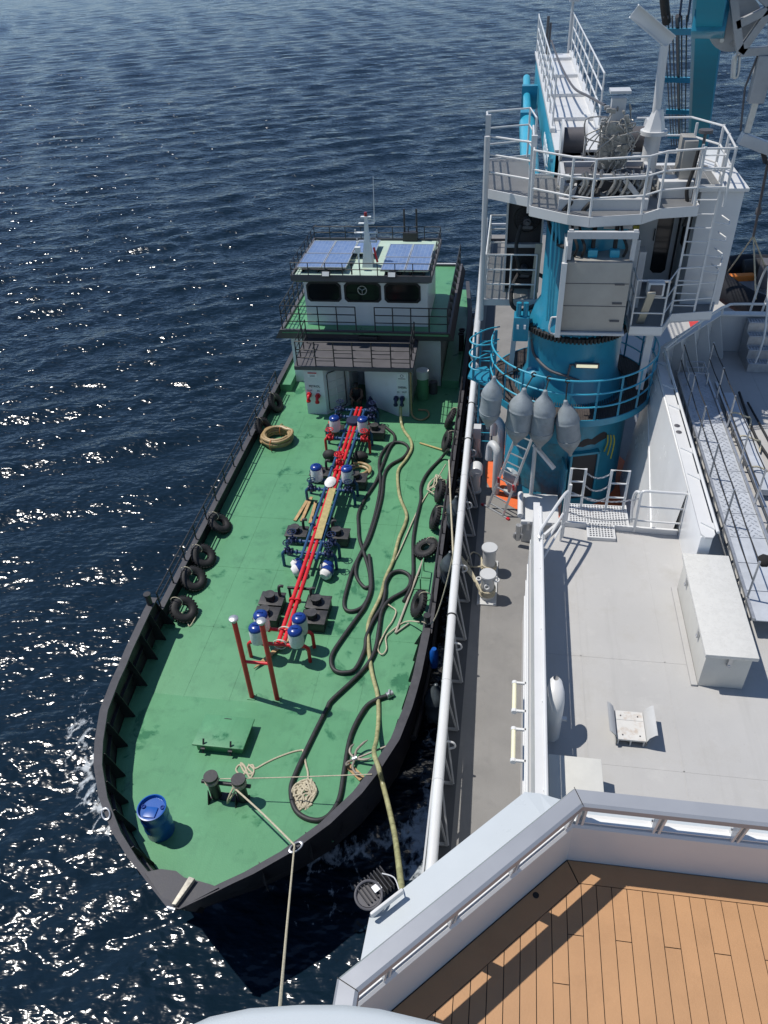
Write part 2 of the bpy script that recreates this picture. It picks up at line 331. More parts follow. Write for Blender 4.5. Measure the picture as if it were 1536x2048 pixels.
def hb(Y):     # half breadth at the bulwark cap
    return float(np.interp(Y, [5.70, 5.75, 6.1, 6.33, 6.58, 7.09, 7.8, 8.58, 9.18, 10.06, 11.0, 12.0, 13.4, 30, 34, 38.0], [0.0, 0.09, 0.57, 0.87, 1.22, 1.80, 2.42, 2.92, 3.19, 3.50, 3.66, 3.76, 3.83, 3.83, 3.70, 3.35]))
XC = -5.33
def zdk(Y): return 1.0 + max(0.0, 0.1*(11.5 - Y))
TB = thing('tanker_boat', 'small green-decked bunkering tanker with black hull and white wheelhouse', 'tanker', (XC, 20.0, 0.0))
ys = [5.75, 5.9, 6.1, 6.33, 6.58, 6.85, 7.09, 7.45, 7.8, 8.2, 8.58, 8.9, 9.18, 9.6, 10.06, 10.5, 11.0, 11.5, 12.0, 12.7, 13.4, 13.9]
ys2 = ys + list(np.linspace(15, 38, 24))
def side(s, dx, dz, yl, wl=0.0):
    out = []
    for y in yl:
        b = hb(y) + dx
        if wl:   # flare: the waterline is finer and starts further aft
            b = max(0.02, float(np.interp(y, [5.7, 8.2, 9.2, 10.5, 12.5, 15, 38], [-0.1, 0.04, 1.0, 2.2, 3.2, 3.62, 3.5])))
            out.append((XC + s*b, max(y, 8.0 if wl > 0.5 else 7.5), dz))
        else:
            d = max(0.0, 1.03 - dz); f = math.exp(-(y-5.7)/2.4)                    # raked, flared bow below the cap
            out.append((XC + s*max(b - 0.20*d*f, 0.03), y + 0.40*d*f, zdk(y) + dz))
    return out
hull = MB()
for s in (-1, 1):
    hull.loft([side(s, 0.0, -0.06, ys2), side(s, -0.02, -0.5, ys2), side(s, 0, 0.35, ys2, 0.4), side(s, 0, -0.9, ys2, 1.0)])
st = [(XC + s*hb(38), 38.0, z) for z in (0.94, -0.9) for s in (-1, 1)]
hull.add(st, [(0, 1, 3, 2)])
HULL = hull.build('hull', M_BLACK, TB)
# rubbing strake round the midbody
for s in (-1, 1): MB().tube([(XC + s*(hb(y)+0.03), y, zdk(y)-0.12) for y in ys2[16:]], 0.09, 8).build('rubbing_strake', M_BLACK, HULL)
dk = MB()
dk.loft([side(-1, -0.10, 0.0, ys2), side(1, -0.10, 0.0, ys2)])
DECK = dk.build('deck', M_GREEN, TB, smooth=False)
sm = MB()   # weld seams between the deck plates
for y in (8.0, 9.75, 13.95, 16.4, 18.85, 21.3, 23.75):
    b = hb(y) - 0.15; sm.bar((XC-b, y, zdk(y)+0.002), (XC+b, y, zdk(y)+0.002), 0.022, 0.006)
for x in (-7.6, -6.4, -4.3, -3.1):
    sm.bar((x, 11.5, 1.002), (x, 25.3, 1.002), 0.02, 0.006)
    y0 = 8.3 if abs(x-XC) > 1.5 else 7.2
    sm.bar((x+0.12, y0, zdk(y0)+0.002), (x+0.12, 11.5, 1.002), 0.02, 0.006)
sm.build('weld_seam', M_GREEN, DECK, smooth=False)
# bulwark forward: plate with a wide cap, one triangular stay after another
def bul(s, name, yl, top, inner=0.06):
    mb = MB(); mb.loft([side(s, 0.0, top, yl), side(s, 0.0, -0.08, yl)]); mb.loft([side(s, -inner, top, yl), side(s, -inner-0.02, -0.02, yl)])
    return mb.build(name, M_BLACK, TB)
def cap(s, yl, z, w_in, w_out=0.03, t=0.05):
    mb = MB(); mb.loft([side(s, w_out, z, yl), side(s, -w_in, z, yl), side(s, -w_in, z-t, yl), side(s, w_out, z-t, yl), side(s, w_out, z, yl)])
    return mb.build('cap_rail', M_CAP, TB)
YF = ys; YA = [13.9] + list(np.linspace(15, 38, 24))
for s in (-1, 1):
    bul(s, 'bulwark', YF, 0.98); cap(s, YF, 1.03, 0.17)
    bul(s, 'bulwark', YA, 0.42); cap(s, YA, 0.46, 0.15)
    n = 0
    for y in (6.75, 7.5, 8.15, 8.85, 9.7, 10.65, 11.7, 12.6, 13.3):
        # stay perpendicular to the side
        t = Vector((s*(hb(y+0.15)-hb(y-0.15)), 0.3, 0)).normalized(); nrm = Vector((-s*t.y, s*t.x, 0)) if True else None
        nrm = Vector((-t.y*s, t.x*s, 0)); nrm = nrm if nrm.x*s < 0 else -nrm
        p = Vector((XC + s*(hb(y)-0.07), y, zdk(y))); th = t*0.014
        MB().extr([p + Vector((0,0,0.97)), p + nrm*0.13 + Vector((0,0,0.97)), p + nrm*0.34 + Vector((0,0,0.06)), p + nrm*0.34, p], th).build('bulwark_stay', M_BLACK, TB, smooth=False)
    mb = MB()   # stringer half way up
    mb.loft([side(s, -0.07, 0.52, YF), side(s, -0.15, 0.52, YF), side(s, -0.15, 0.50, YF), side(s, -0.07, 0.50, YF)]); mb.build('stringer', M_BLACK, TB)
    # sloping end plate where the bulwark steps down, mooring post on it
    y = 13.9; MB().extr([(XC+s*(hb(y)), y, 1.42), (XC+s*hb(y), y, 2.03), (XC+s*(hb(y)-0.45), y, 1.0), (XC+s*(hb(y)), y, 1.0)], (0, 0.02, 0)).build('end_plate', M_BLACK, TB, smooth=False)
    po = MB().cyl((XC+s*(hb(y)-0.06), 13.65, 1.98), (XC+s*(hb(y)-0.06), 13.65, 2.38), 0.075).cyl((XC+s*(hb(y)-0.06), 13.65, 2.36), (XC+s*(hb(y)-0.06), 13.65, 2.41), 0.1).build('mooring_post', M_BLACK, TB)
    rp = [(XC+s*(hb(y)-0.06), y, zdk(y)) for y in np.linspace(14.1, 26.9, 14)]
    railing(TB, rp, (0.76, 1.02), rp[0:], M_BLACK, r=0.022, pr=0.024)
# triangular breasthook plate at the stem with a roller and chain stopper
bh = MB(); bh.prism([(XC-0.07, 5.74), (XC+0.07, 5.74), (XC+0.70, 6.22), (XC+0.52, 6.26), (XC+0.22, 6.30), (XC+0.0, 6.32), (XC-0.2, 6.42), (XC-0.5, 6.42), (XC-0.78, 6.32)], 2.555, 2.59)
bh.build('breasthook', M_CAP, TB, smooth=False)
ro = MB().extr([(XC-0.02, 5.78, 2.60), (XC+0.06, 5.78, 2.60), (XC+0.24, 6.28, 2.60), (XC+0.12, 6.30, 2.60)], (0, 0, 0.10)).build('stem_roller', mat('scuffed_bare_steel', (0.45, 0.42, 0.35), 0.55, metal=0.3, var=0.3, vscale=20), TB, bevel=0.01)
MB().cyl((XC-0.10, 5.74, 2.63), (XC+0.06, 5.72, 2.63), 0.035).build('pin', M_GALV, ro)
for (x, y) in ((-7.42, 7.42), (-3.42, 7.20)):
    f = MB().torus((x, y, zdk(y)+1.06), 0.10, 0.022, Matrix.Rotation(0.8 if x > XC else -0.9, 3, 'Z') @ Matrix.Diagonal((1.35, 0.75, 1.0)), 20, 8)
    f.build('fairlead', M_GALV, TB)
# forehatch
hc = MB().bb(-6.62, -5.52, 9.93, 10.75, zdk(10.3), zdk(10.3)+0.22).build('hatch_coaming', M_GREEN, TB, smooth=False)
lid = MB().box((-6.07, 10.34, zdk(10.3)+0.26), (1.24, 0.94, 0.05), M=Matrix.Rotation(-0.1, 3, 'X')).build('hatch_lid', M_GREEN, TB, bevel=0.012)
for x in (-6.42, -5.76): 
    MB().bar((x, 9.80, zdk(9.8)+0.10), (x, 9.98, zdk(9.9)+0.40), 0.035).cyl((x-0.05, 9.84, zdk(9.8)+0.2), (x+0.05, 9.84, zdk(9.8)+0.2), 0.03, n=8).build('dog_clip', M_BLACK, lid)
    MB().cyl((x-0.04, 10.8, zdk(10.8)+0.22), (x+0.04, 10.8, zdk(10.8)+0.22), 0.03, n=8).build('hinge', M_BLACK, lid)
MB().tube(smooth_path([(-6.18, 10.72, 1.30), (-6.18, 10.72, 1.36), (-6.0, 10.72, 1.36), (-6.0, 10.72, 1.30)], 4), 0.012, 6).build('handle', M_BLACK, lid)
# twin bitts on the forecastle
bz = zdk(8.75); bi = MB()
for x in (-5.74, -5.12): bi.cyl((x, 8.75, bz), (x, 8.75, bz+0.74), 0.115, n=20).cyl((x, 8.75, bz+0.72), (x, 8.75, bz+0.79), 0.155, n=20)
bi.cyl((-5.98, 8.75, bz+0.55), (-4.88, 8.75, bz+0.55), 0.045).bb(-5.86, -5.0, 8.66, 8.84, bz, bz+0.05)
BI = bi.build('mooring_bitts', M_BLACK, TB)
for x in (-5.86, -5.24): MB().extr([(x, 8.66, bz+0.36), (x, 8.48, bz), (x, 8.66, bz)], (0.02, 0, 0)).build('bracket', M_BLACK, BI, smooth=False)
# tall red vent pipes with a crossbar
vp = MB()
for x in (-5.83, -5.17): vp.cyl((x, 11.7, 1.0), (x, 11.7, 3.72), 0.062, n=14)
vp.cyl((-5.83, 11.7, 2.35), (-5.17, 11.7, 2.35), 0.042)
VP = vp.build('vent_pipe', M_RED, TB)
for x in (-5.83, -5.17): 
    MB().lathe((x, 11.7, 3.70), [(0.05, 0), (0.06, 0.08), (0.105, 0.10), (0.115, 0.15), (0.09, 0.17)], 18).build('vent_cap', M_GALV, VP)
    MB().bb(x-0.1, x+0.1, 11.6, 11.8, 1.0, 1.02).build('base_plate', M_GREEN, VP, smooth=False)
# cargo piping
PX = -5.42; PZ = 1.6
for x, y0, y1, r, m in ((-5.415, 13.0, 25.0, 0.058, M_RED), (-5.265, 13.0, 25.0, 0.058, M_RED), (-5.58, 16.3, 24.9, 0.05, M_BLUEP), (-5.12, 16.3, 24.9, 0.05, M_BLUEP)):
    pi = MB().cyl((x, y0, PZ), (x, y1, PZ), r, n=12).build('cargo_pipe', m, TB)
    for y in np.arange(y0+1.6, y1-0.5, 3.1): MB().cyl((x, y-0.03, PZ), (x, y+0.03, PZ), r*1.75, n=14).build('flange', m, pi)
for y in (15.2, 18.4, 21.8): MB().bb(-5.72, -5.0, y-0.03, y+0.03, 1.46, 1.52).bb(-5.7, -5.64, y-0.03, y+0.03, 1.0, 1.46).bb(-5.08, -5.02, y-0.03, y+0.03, 1.0, 1.46).build('pipe_support', M_IRON, TB, smooth=False)
def elbow_leg(x, y, s, m, r=0.05, z=PZ, foot=0.22):
    pts = smooth_path([(x - s*0.22, y, z), (x - s*0.08, y, z), (x + s*0.02, y, z-0.10), (x + s*0.03, y, z-0.25)], 4) + [Vector((x+s*0.03, y, 1.0))]
    return MB().tube(pts, r, 10).build('drop_leg', m, TB)
def valve(x, y, z, m, wheel=True, R=0.13):
    v = MB().lathe((x, y, z-0.10), [(0.08, 0), (0.105, 0.05), (0.10, 0.14), (0.06, 0.18), (0.06, 0.24)], 14)
    v.cyl((x-0.13, y, z), (x-0.09, y, z), 0.11, n=14).cyl((x+0.09, y, z), (x+0.13, y, z), 0.11, n=14).cyl((x, y, z+0.1), (x, y, z+0.36), 0.02, n=8)
    o = v.build('valve', m, TB)
    if wheel:
        w = MB().torus((x, y, z+0.34), R, 0.016, None, 20, 6)
        for k in range(4): a = k*math.pi/2+0.4; w.cyl((x, y, z+0.34), (x+R*math.cos(a), y+R*math.sin(a), z+0.34), 0.012, n=6)
        w.build('handwheel', m, o)
    return o
def canister(x, y, z, tilt=None):
    M = tilt or Matrix.Identity(3)
    c = MB().lathe((x, y, z), [(0.13, -0.04), (0.185, -0.02), (0.20, 0.08), (0.20, 0.30), (0.185, 0.46), (0.15, 0.48)], 20, M).build('vent_head', M_CANVAS, TB)
    p = Vector((x, y, z)) + M @ Vector((0, 0, 0.46))
    k = MB().lathe(p, [(0.195, -0.02), (0.195, 0.02), (0.17, 0.065), (0.10, 0.10), (0.02, 0.11)], 20, M).build('blue_cap', M_CAPBLUE, c)
    q = p + M @ Vector((0, 0, 0.115)); MB().bar(q - M @ Vector((0.07, 0, 0)), q + M @ Vector((0.07, 0, 0)), 0.035).build('grip', M_CAPBLUE, k)
    return c
for Yc, m, cans, vlv in ((13.25, M_RED, True, None), (16.87, M_BLUEP, False, M_NAVY), (20.03, M_BLUEP, True, M_NAVY), (23.12, M_BLUEP, True, M_RED), (24.6, M_BLUEP, False, M_NAVY)):
    for dy in (-0.25, 0.25):
        cp = MB().cyl((PX-0.72, Yc+dy, PZ-0.02), (PX+0.72, Yc+dy, PZ-0.02), 0.05, n=12).build('cross_pipe', m, TB)
        for x in (PX-0.36, PX+0.36): MB().cyl((x-0.022, Yc+dy, PZ-0.02), (x+0.022, Yc+dy, PZ-0.02), 0.085, n=14).build('flange', m, cp)
        for s in (-1, 1):
            elbow_leg(PX + s*0.78, Yc+dy, s, M_RED if (Yc == 23.12 and dy < 0) else m)
            if vlv: valve(PX + s*0.62 + 0.04*random.random(), Yc+dy, PZ, vlv, True)
            if cans and (Yc == 13.25 or dy > 0): canister(PX + s*0.52, Yc+dy*0.9, PZ+0.05)
M_TIE = mat('white_cord_lashing', (0.6, 0.57, 0.5), 0.9)
for x, y in ((-5.34, 13.45), (-5.36, 12.98)):
    MB().torus((x, y, PZ), 0.17, 0.014, Matrix.Rotation(math.pi/2, 3, 'X'), 18, 6).torus((x+0.02, y+0.05, PZ), 0.165, 0.014, Matrix.Rotation(math.pi/2+0.2, 3, 'X'), 18, 6).build('cord_lashing', M_TIE, TB)
# big red gate valve on the run near mid deck
valve(-5.34, 21.2, PZ+0.1, M_RED, True, 0.17); valve(-5.46, 21.75, PZ, M_RED, False)
# black tank lids, each with a round cover and a bent vent
def tank_lid(x, y, pipe):
    o = MB().bb(x-0.32, x+0.32, y-0.24, y+0.24, 1.0, 1.32).build('tank_hatch', M_IRON, TB, bevel=0.02)
    MB().box((x, y, 1.345), (0.70, 0.53, 0.035)).build('flange_plate', M_IRON, o, bevel=0.02)
    MB().cyl((x-0.05, y-0.02, 1.36), (x-0.05, y-0.02, 1.52), 0.13, n=18).cyl((x-0.05, y-0.02, 1.51), (x-0.05, y-0.02, 1.55), 0.155, n=18).build('round_cover', M_IRON, o)
    for k in range(6):
        a = k*math.pi/3; MB().cyl((x-0.05+0.14*math.cos(a), y-0.02+0.14*math.sin(a), 1.36), (x-0.05+0.14*math.cos(a), y-0.02+0.14*math.sin(a), 1.5), 0.014, n=6).build('clamp', M_IRON, o)
    if pipe: MB().tube(smooth_path([(x+pipe, y+0.12, 1.35), (x+pipe, y+0.12, 1.62), (x+pipe+0.03, y+0.14, 1.72), (x+pipe+0.13, y+0.16, 1.70)], 5), 0.045, 10).build('goose_neck', M_IRON, o)
for x, y, p in ((-6.10, 14.86, 0.2), (-6.10, 14.28, 0), (-4.76, 14.86, -0.22), (-4.76, 14.28, 0), (-6.1, 17.85, 0.2), (-4.78, 17.87, -0.2), (-6.05, 21.1, 0.2), (-4.72, 20.85, -0.2), (-6.1, 23.9, 0), (-4.55, 23.95, 0)): tank_lid(x, y, p)
# ------------------------------------------------------------------ deckhouse
WX0, WX1 = -7.85, -3.02
house = MB().prism([(-7.5, 25.42), (-6.74, 25.42), (-5.93, 26.25), (-5.93, 27.9), (-5.33, 27.9), (-5.33, 26.38), (-3.95, 25.5), (-3.5, 25.5), (-3.5, 28.0), (-7.5, 28.0)], 1.0, 3.0)
DH = house.build('deckhouse', M_WHITE, TB, smooth=False)
MB().bb(-8.6, -2.5, 27.97, 36.0, 1.0, 3.12).build('aft_block', M_WHITE, TB, smooth=False)
M_DOOR = mat('grey_white_door', (0.62, 0.64, 0.63), 0.5, var=0.06)
dM = Matrix.Rotation(math.radians(44), 3, 'Z')
dr = MB().box((-6.36, 25.78, 1.95), (0.80, 0.05, 1.62), M=dM).build('open_door', M_DOOR, DH, bevel=0.01)
MB().tube([Vector((-6.36, 25.78, 1.95)) + dM @ Vector(p) for p in ((-0.40, -0.04, -0.75), (-0.33, -0.04, -0.81), (0.33, -0.04, -0.81), (0.40, -0.04, -0.75), (0.40, -0.04, 0.75), (0.33, -0.04, 0.81), (-0.33, -0.04, 0.81), (-0.40, -0.04, 0.75))], 0.018, 6, True).build('gasket', M_RUBBER, dr)
ri = MB()
for z in (-0.5, -0.2, 0.1, 0.4): ri.bar(Vector((-6.36, 25.78, 1.95+z)) + dM @ Vector((-0.36, -0.035, 0)), Vector((-6.36, 25.78, 1.95+z)) + dM @ Vector((0.36, -0.035, 0)), 0.02)
ri.bar(Vector((-6.36, 25.78, 1.2)) + dM @ Vector((0, -0.035, 0)), Vector((-6.36, 25.78, 2.7)) + dM @ Vector((0, -0.035, 0)), 0.02).build('stiffener', M_DOOR, dr, smooth=False)
RX = Matrix.Rotation(math.pi/2, 4, 'X')
for body, x, y, z, sz in (('PETROL', -7.12, 25.41, 2.23, 0.125), ('OUT', -7.33, 25.41, 2.04, 0.10), ('IN', -6.99, 25.41, 2.04, 0.10)):
    text_mesh('lettering', body, sz, Matrix.Translation((x, y-0.003, z)) @ RX, DH, M_LET)
for body, x, y, z, sz in (('DIESEL', -3.73, 25.49, 2.26, 0.115), ('IN', -3.90, 25.49, 2.06, 0.09), ('OUT', -3.66, 25.49, 2.06, 0.09)):
    text_mesh('lettering', body, sz, Matrix.Translation((x, y-0.003, z)) @ RX, DH, M_LET)
M_SIGN = mat('white_sign', (0.8, 0.8, 0.8), 0.5); M_SRED = mat('sign_red', (0.5, 0.03, 0.03), 0.5)
sg = MB().bb(-7.34, -6.98, 25.405, 25.417, 2.62, 2.84).build('notice_board', M_SIGN, DH, smooth=False); MB().bb(-7.33, -6.99, 25.398, 25.404, 2.78, 2.83).build('red_band', M_SRED, sg, smooth=False)
for k in range(2): MB().bb(-7.26, -7.06, 25.398, 25.404, 2.66+0.05*k, 2.675+0.05*k).build('text_line', M_LET, sg, smooth=False)
sg = MB().bb(-3.92, -3.56, 25.485, 25.497, 2.58, 2.84).build('notice_board', M_SIGN, DH, smooth=False); MB().torus((-3.74, 25.482, 2.75), 0.055, 0.008, Matrix.Rotation(math.pi/2, 3, 'X'), 20, 6).build('symbol_ring', M_LET, sg)
MB().bb(-3.88, -3.6, 25.478, 25.484, 2.62, 2.645).build('text_line', M_LET, sg, smooth=False)
def outlet(x, y, z, m):
    o = MB().cyl((x, y, z), (x, y-0.10, z), 0.10, n=16).tube(smooth_path([(x, y-0.05, z), (x, y-0.16, z), (x, y-0.22, z-0.08), (x, y-0.22, z-0.18)], 4), 0.06, 12).cyl((x, y-0.22, z-0.15), (x, y-0.22, z-0.21), 0.085, n=14)
    return o.build('hose_connection', m, DH)
outlet(-7.36, 25.42, 1.88, M_RED); outlet(-7.02, 25.42, 1.84, M_RED); outlet(-3.98, 25.5, 1.80, M_NAVY); outlet(-3.74, 25.5, 1.80, M_NAVY)
# balcony above the deckhouse front
BA = MB().prism([(-7.78, 25.25), (-3.3, 25.32), (-3.36, 27.95), (-7.95, 27.95)], 3.0, 3.15).build('balcony', M_GREYD, TB, smooth=False)
bp = [(-7.72, 27.2, 3.15), (-7.66, 25.32, 3.15), (-3.4, 25.4, 3.15), (-3.45, 27.2, 3.15)]
railing(TB, bp, (0.34, 0.66, 0.98), 0.66, M_BLACK, r=0.022, pr=0.024)
for z in (0.5,):  # alternating infill bars
    a = MB()
    for i in range(6):
        x0 = -7.66 + i*0.71; a.bar((x0, 25.36, 3.15+(0.2 if i % 2 else 0.52)), (x0+0.71, 25.37, 3.15+(0.2 if i % 2 else 0.52)), 0.02)
    a.build('infill_bar', M_BLACK, BA)
# bridge deck: flared skirt, green floor, wheelhouse
sk = MB(); top = [(-8.82, 27.36), (-2.10, 27.36), (-2.10, 34.6), (-8.82, 34.6)]; bot = [(-9.12, 27.62), (-1.98, 27.72), (-1.98, 35.0), (-9.12, 35.0)]
sk.loft([[(x, y, 3.62) for x, y in top], [(x, y, 3.12) for x, y in bot]], True); sk.add([(x, y, 3.12) for x, y in bot], [(0, 1, 2, 3)])
sk.loft([[(x, y, 3.62) for x, y in top], [(x*1.0 + (0.12 if x < XC else -0.12), y + (0.12 if y < 30 else -0.12), 3.62) for x, y in top]], True)
sk.loft([[(x + (0.12 if x < XC else -0.12), y + (0.12 if y < 30 else -0.12), 3.62) for x, y in top], [(x + (0.12 if x < XC else -0.12), y + (0.12 if y < 30 else -0.12), 3.5) for x, y in top]], True)
sk.build('bridge_skirt', M_GREYD, TB, smooth=False)
MB().bb(-8.75, -2.16, 27.43, 34.5, 3.45, 3.53).build('bridge_deck', M_GREEN, TB, smooth=False)
MB().box((-5.3, 27.55, 3.3), (0.75, 0.25, 0.16)).build('lamp_box', M_BLACK, TB, bevel=0.02)
bp = [(-8.72, 34.4, 3.6), (-8.72, 27.44, 3.6), (-5.75, 27.44, 3.6)]; railing(TB, bp, (0.35, 0.66, 0.98), 0.72, M_BLACK, r=0.022, pr=0.024)
bp = [(-5.0, 27.44, 3.6), (-2.2, 27.44, 3.6), (-2.2, 34.4, 3.6)]; railing(TB, bp, (0.35, 0.66, 0.98), 0.72, M_BLACK, r=0.022, pr=0.024)
# wheelhouse walls with three real window openings
WH = part_empty('wheelhouse', TB)
wins = [(-7.70, -6.43), (-6.21, -4.86), (-4.64, -3.33)]; wz0, wz1 = 4.55, 5.24
fr = MB(); xs = [WX0] + [x for w in wins for x in w] + [WX1]
fr.bb(WX0, WX1, 28.1, 28.16, 3.53, wz0); fr.bb(WX0, WX1, 28.1, 28.16, wz1, 5.5)
for i in range(0, len(xs), 2): fr.bb(xs[i], xs[i+1], 28.1, 28.16, wz0, wz1)
fr.bb(WX0, WX0+0.06, 28.16, 31.3, 3.53, 5.5); fr.bb(WX1-0.06, WX1, 28.16, 31.3, 3.53, 5.5); fr.bb(WX0+0.06, WX1-0.06, 31.24, 31.3, 3.53, 5.5)
fr.build('wall', M_WHITE, WH, smooth=False)
M_WIN = mat('tinted_wheelhouse_glass', (0.010, 0.012, 0.013), 0.08, var=0.05, spec=0.22)
for i, (a, b) in enumerate(wins):
    fm = MB(); c = 0.12
    ring = lambda k: [(a+c-k, wz0-k), (b-c+k, wz0-k), (b+k, wz0+c-k), (b+k, wz1-c+k), (b-c+k, wz1+k), (a+c-k, wz1+k), (a-k, wz1-c+k), (a-k, wz0+c-k)]
    fm.loft([[(x, 28.085, z) for x, z in ring(0.05)], [(x, 28.085, z) for x, z in ring(-0.02)], [(x, 28.14, z) for x, z in ring(-0.02)]], True)
    w = fm.build('window', M_RUBBER, WH, smooth=False)
    MB().bb(a, b, 28.12, 28.135, wz0, wz1).build('pane', M_WIN, w, smooth=False)
    if i == 1: 
        cv = MB().torus((-5.55, 28.105, 4.98), 0.17, 0.018, Matrix.Rotation(math.pi/2, 3, 'X'), 28, 6)
        for k in range(3): q = 0.5+k*2.094; cv.cyl((-5.55, 28.105, 4.98), (-5.55+0.17*math.cos(q), 28.105, 4.98+0.17*math.sin(q)), 0.012, n=6)
        cv.build('clear_view_screen', M_GALV, w)
# roof with skirt, pale floor, solar panels
rf = MB(); T = [(-8.12, 27.36), (-2.78, 27.36), (-2.78, 31.5), (-8.12, 31.5)]; Bq = [(-7.95, 27.75), (-2.95, 27.75), (-2.95, 31.35), (-7.95, 31.35)]
rf.loft([[(x, y, 5.84) for x, y in T], [(x, y, 5.62) for x, y in T], [(x, y, 5.42) for x, y in Bq]], True); rf.add([(x, y, 5.42) for x, y in Bq], [(0, 1, 2, 3)])
ins = lambda d: [(x + (d if x < XC else -d), y + (d if y < 29 else -d)) for x, y in T]
rf.loft([[(x, y, 5.84) for x, y in T], [(x, y, 5.84) for x, y in ins(0.07)], [(x, y, 5.74) for x, y in ins(0.07)]], True)
RF = rf.build('wheelhouse_roof', M_GREYD, TB, smooth=False)
MB().bb(-8.04, -2.86, 27.44, 31.42, 5.72, 5.76).build('roof_floor', M_ROOFG, RF, smooth=False)
bp = [(-8.08, 27.4, 5.84), (-2.82, 27.4, 5.84), (-2.82, 31.46, 5.84), (-8.08, 31.46, 5.84)]; railing(TB, bp, (0.22, 0.46), 0.62, M_BLACK, r=0.018, pr=0.018, closed=True)
MB().bb(-4.35, -3.75, 31.3, 31.6, 5.7, 6.1).cyl((-4.3, 31.5, 5.8), (-4.3, 31.5, 7.0), 0.04).cyl((-3.8, 31.5, 5.8), (-3.8, 31.5, 7.0), 0.04).build('funnel_pipes', M_BLACK, TB)
def solar_mat():
    m = bpy.data.materials.new('solar_cells'); m.use_nodes = True; n = m.node_tree.nodes; l = m.node_tree.links; b = n['Principled BSDF']
    tc = n.new('ShaderNodeTexCoord'); br = n.new('ShaderNodeTexBrick'); br.offset = 0.0; br.inputs['Scale'].default_value = 1.0
    br.inputs['Brick Width'].default_value = 0.148; br.inputs['Row Height'].default_value = 0.148; br.inputs['Mortar Size'].default_value = 0.004
    br.inputs['Color1'].default_value = (0.11, 0.18, 0.34, 1); br.inputs['Color2'].default_value = (0.14, 0.215, 0.385, 1); br.inputs['Mortar'].default_value = (0.30, 0.36, 0.48, 1)
    l.new(tc.outputs['Object'], br.inputs['Vector'])
    no = n.new('ShaderNodeTexNoise'); no.inputs['Scale'].default_value = 6; no.inputs['Detail'].default_value = 6; l.new(tc.outputs['Object'], no.inputs['Vector'])
    mx = n.new('ShaderNodeMix'); mx.data_type = 'RGBA'; mr = n.new('ShaderNodeMapRange'); mr.inputs[1].default_value = 0.45; mr.inputs[2].default_value = 0.8; mr.inputs[4].default_value = 0.4; l.new(no.outputs[0], mr.inputs[0]); l.new(mr.outputs[0], mx.inputs[0])
    l.new(br.outputs[0], mx.inputs[6]); mx.inputs[7].default_value = (0.25, 0.30, 0.38, 1); l.new(mx.outputs[2], b.inputs['Base Color']); b.inputs['Roughness'].default_value = 0.22
    return m
M_SOL = solar_mat(); M_ALU = mat('aluminium_frame', (0.62, 0.63, 0.64), 0.35, metal=0.7)
def solar(x0, x1, y0, y1, z):
    fm = MB(); w = 0.03
    for a in ((x0, x1, y0, y0+w), (x0, x1, y1-w, y1), (x0, x0+w, y0+w, y1-w), (x1-w, x1, y0+w, y1-w)): fm.bb(*a, z-0.03, z+0.012)
    o = fm.build('solar_panel', M_ALU, TB, smooth=False); MB().bb(x0+w, x1-w, y0+w, y1-w, z-0.02, z).build('cell_sheet', M_SOL, o, smooth=False)
    MB().bb(x0+0.15, x0+0.2, y0+0.1, y1-0.1, 5.76, z-0.03).bb(x1-0.2, x1-0.15, y0+0.1, y1-0.1, 5.76, z-0.03).build('mount', M_BLACK, o, smooth=False)
for x0, x1, y0, y1 in ((-7.94, -7.0, 27.75, 29.2), (-6.98, -6.05, 27.75, 29.2), (-7.9, -7.0, 29.23, 30.65), (-6.98, -6.08, 29.23, 30.65), (-6.05, -5.18, 29.3, 30.75), (-4.7, -3.8, 27.48, 28.86), (-3.78, -2.92, 27.48, 28.86), (-4.72, -3.8, 28.89, 30.3), (-3.78, -2.95, 28.89, 30.3)): solar(x0, x1, y0, y1, 6.0)
# mast
ms = MB().loft([[(-5.55, 28.4, 5.74), (-5.13, 28.4, 5.74), (-5.13, 28.85, 5.74), (-5.55, 28.85, 5.74)], [(-5.42, 28.55, 7.0), (-5.26, 28.55, 7.0), (-5.26, 28.72, 7.0), (-5.42, 28.72, 7.0)], [(-5.39, 28.58, 7.62), (-5.29, 28.58, 7.62), (-5.29, 28.69, 7.62), (-5.39, 28.69, 7.62)]], True)
ms.add([(-5.39, 28.58, 7.62), (-5.29, 28.58, 7.62), (-5.29, 28.69, 7.62), (-5.39, 28.69, 7.62)], [(0, 1, 2, 3)])
MS = ms.build('mast', M_WHITE, TB, smooth=False)
for z, a, b in ((6.68, -5.75, -4.95), (7.02, -5.8, -4.92), (7.36, -5.62, -5.02), (7.6, -5.52, -5.14)):
    MB().box(((a+b)/2, 28.6, z), (b-a, 0.12, 0.035)).build('yard', M_WHITE, MS, bevel=0.01)
    for x in (a+0.03, b-0.03):
        if z < 7.3: MB().cyl((x, 28.6, z), (x, 28.6, z+0.12), 0.03, n=10).build('signal_lamp', M_GALV, MS)
MB().lathe((-5.34, 28.62, 7.62), [(0.06, 0), (0.06, 0.1), (0.05, 0.14)], 14).build('red_lamp', mat('red_lamp_glass', (0.25, 0.012, 0.015), 0.2), MS)
MB().cyl((-5.02, 28.6, 7.38), (-4.98, 28.6, 9.0), 0.016, 0.008, n=6).build('whip_antenna', M_WHITE, MS)
MB().cyl((-5.62, 28.2, 5.76), (-5.62, 28.2, 6.45), 0.035).box((-5.64, 28.2, 6.52), (0.2, 0.14, 0.2)).build('horn_speaker', M_WHITE, MS)
MB().bar((-5.1, 28.65, 6.45), (-4.98, 28.6, 5.9), 0.06).build('fire_bottle', M_RED, MS)
